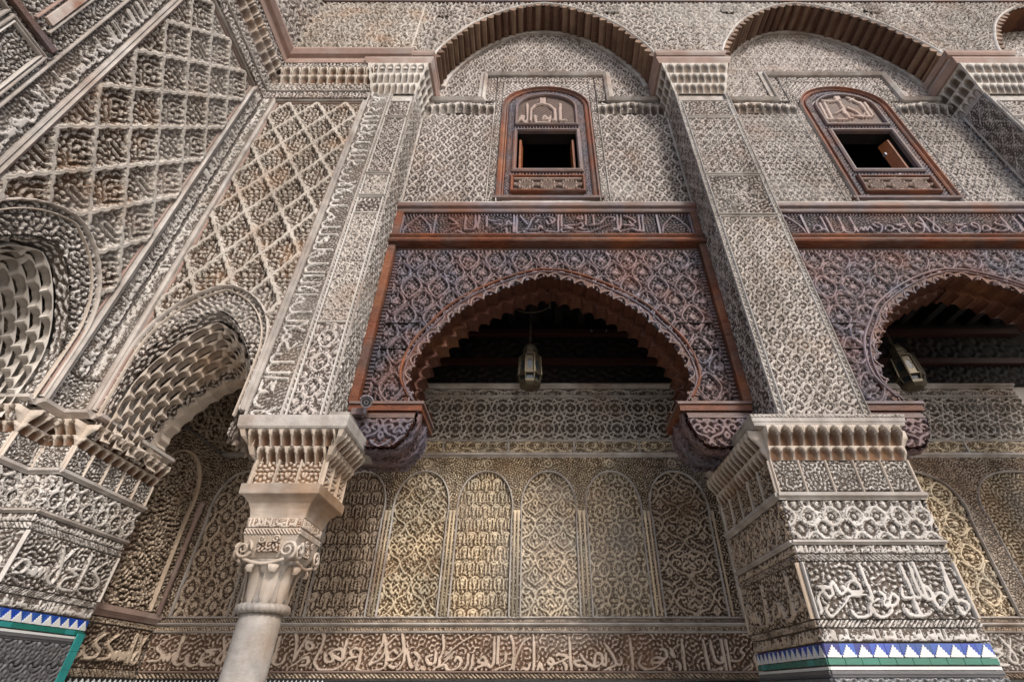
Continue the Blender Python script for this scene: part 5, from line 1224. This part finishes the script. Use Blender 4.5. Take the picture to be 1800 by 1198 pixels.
MB().tube([(-.30, 4.78, 5.55), (-.24, 4.78, 5.47), (-.14, 4.78, 5.43), (-.02, 4.78, 5.43), (.08, 4.78, 5.46), (.16, 4.78, 5.52), (.17, 4.78, 5.62)], .010, 6).build('hook_bar', M['brass'], hk, True)
MB().tube([(.17, 4.78, 5.5), (.17, 4.78, 6.0)], .014, 6).build('hanger', M['brass'], hk, True)
for i, (x, y) in enumerate(((-.95, 5.1), (-.78, 5.1), (.72, 5.1), (.92, 5.1))):
    o = lathe_obj('spot_lamp', (x, y, 5.36), [(.012, .0), (.026, .01), (.03, .05), (.015, .08), (.008, .12), (.006, .62)], M['black'], None, 10)
    tag(o, ['leftmost', 'second from left', 'third from left', 'rightmost'][i] + ' of four tiny spot lamps in the dark under the central arch', 'lamp', 'tiny spot lamps under the central arch')

# ------------------------------------------------------------------ security camera and cables
sc_t = thing('security_camera', 'small grey bullet security camera on the left bracket of the central arch', 'camera', (-1.47, 3.80, 3.70))
c0 = Vector((-1.50, 3.80, 3.62)); dr = Vector((.30, -.80, -.45)).normalized()
def cyl(a, b, r0, r1, name, m, parent, n=20): return MB().tube([a, b], [r0, r1], n).build(name, M[m], parent, False)
bd = cyl(c0, c0 + dr * .21, .048, .048, 'body', 'cam', sc_t)
lens = cyl(c0 + dr * .205, c0 + dr * .222, .046, .044, 'face_ring', 'cam', sc_t)
cyl(c0 + dr * .2225, c0 + dr * .226, .035, .035, 'face_glass', 'black', bd)
cyl(c0 + dr * .2265, c0 + dr * .232, .020, .018, 'lens_barrel', 'cam', bd)
cyl(c0 + dr * .2325, c0 + dr * .236, .012, .010, 'lens', 'black', bd)
u = dr.cross(Vector((0, 0, 1))).normalized(); w = u.cross(dr)
V = []; 
for d_ in (-.02, .27):
    for j in range(9):
        a = R(20 + 140 * j / 8)
        for rr in (.054, .060): V.append(c0 + dr * d_ + u * (rr * math.cos(a)) + w * (rr * math.sin(a)))
F = []
for j in range(8): F += [(j * 2, j * 2 + 2, 18 + j * 2 + 2, 18 + j * 2), (j * 2 + 1, 18 + j * 2 + 1, 18 + j * 2 + 3, j * 2 + 3), (j * 2, j * 2 + 1, j * 2 + 3, j * 2 + 2), (18 + j * 2, 18 + j * 2 + 2, 18 + j * 2 + 3, 18 + j * 2 + 1)]
MB().add(V, F).build('sun_hood', M['cam'], sc_t)
MB().tube([c0 + dr * .06 - w * .04, c0 + dr * .04 - w * .09, c0 + Vector((-.03, .06, -.12))], .014, 8).build('arm', M['cam'], sc_t, True)
MB().box(q_, -1.62, -1.50, 3.50, 3.56, -3.87, -3.80).build('junction_box', M['beam_grey'], sc_t)
MB().tube([(-1.73, 3.86, 3.51), (-1.66, 3.83, 3.51), (-1.58, 3.83, 3.515)], .010, 8).build('conduit', M['plain'], sc_t, True)
ch = []
p0, p1 = Vector((-2.62, 4.45, 4.15)), Vector((-3.30, 5.45, 3.42))
for i in range(40): t_ = i / 39; p = p0.lerp(p1, t_); p.z -= .25 * math.sin(math.pi * t_); ch.append(p)
cb = MB()
for i in range(39):
    cb.tube([ch[i], ch[i].lerp(ch[i + 1], .8)], [.012, .016], 6)
tag(cb.build('hanging_chain', M['plain'], None), 'pale slack chain hanging inside the small stalactite arch beside the column', 'chain')
print('relief faces', CELLS[0], 'objects', len(bpy.data.objects))
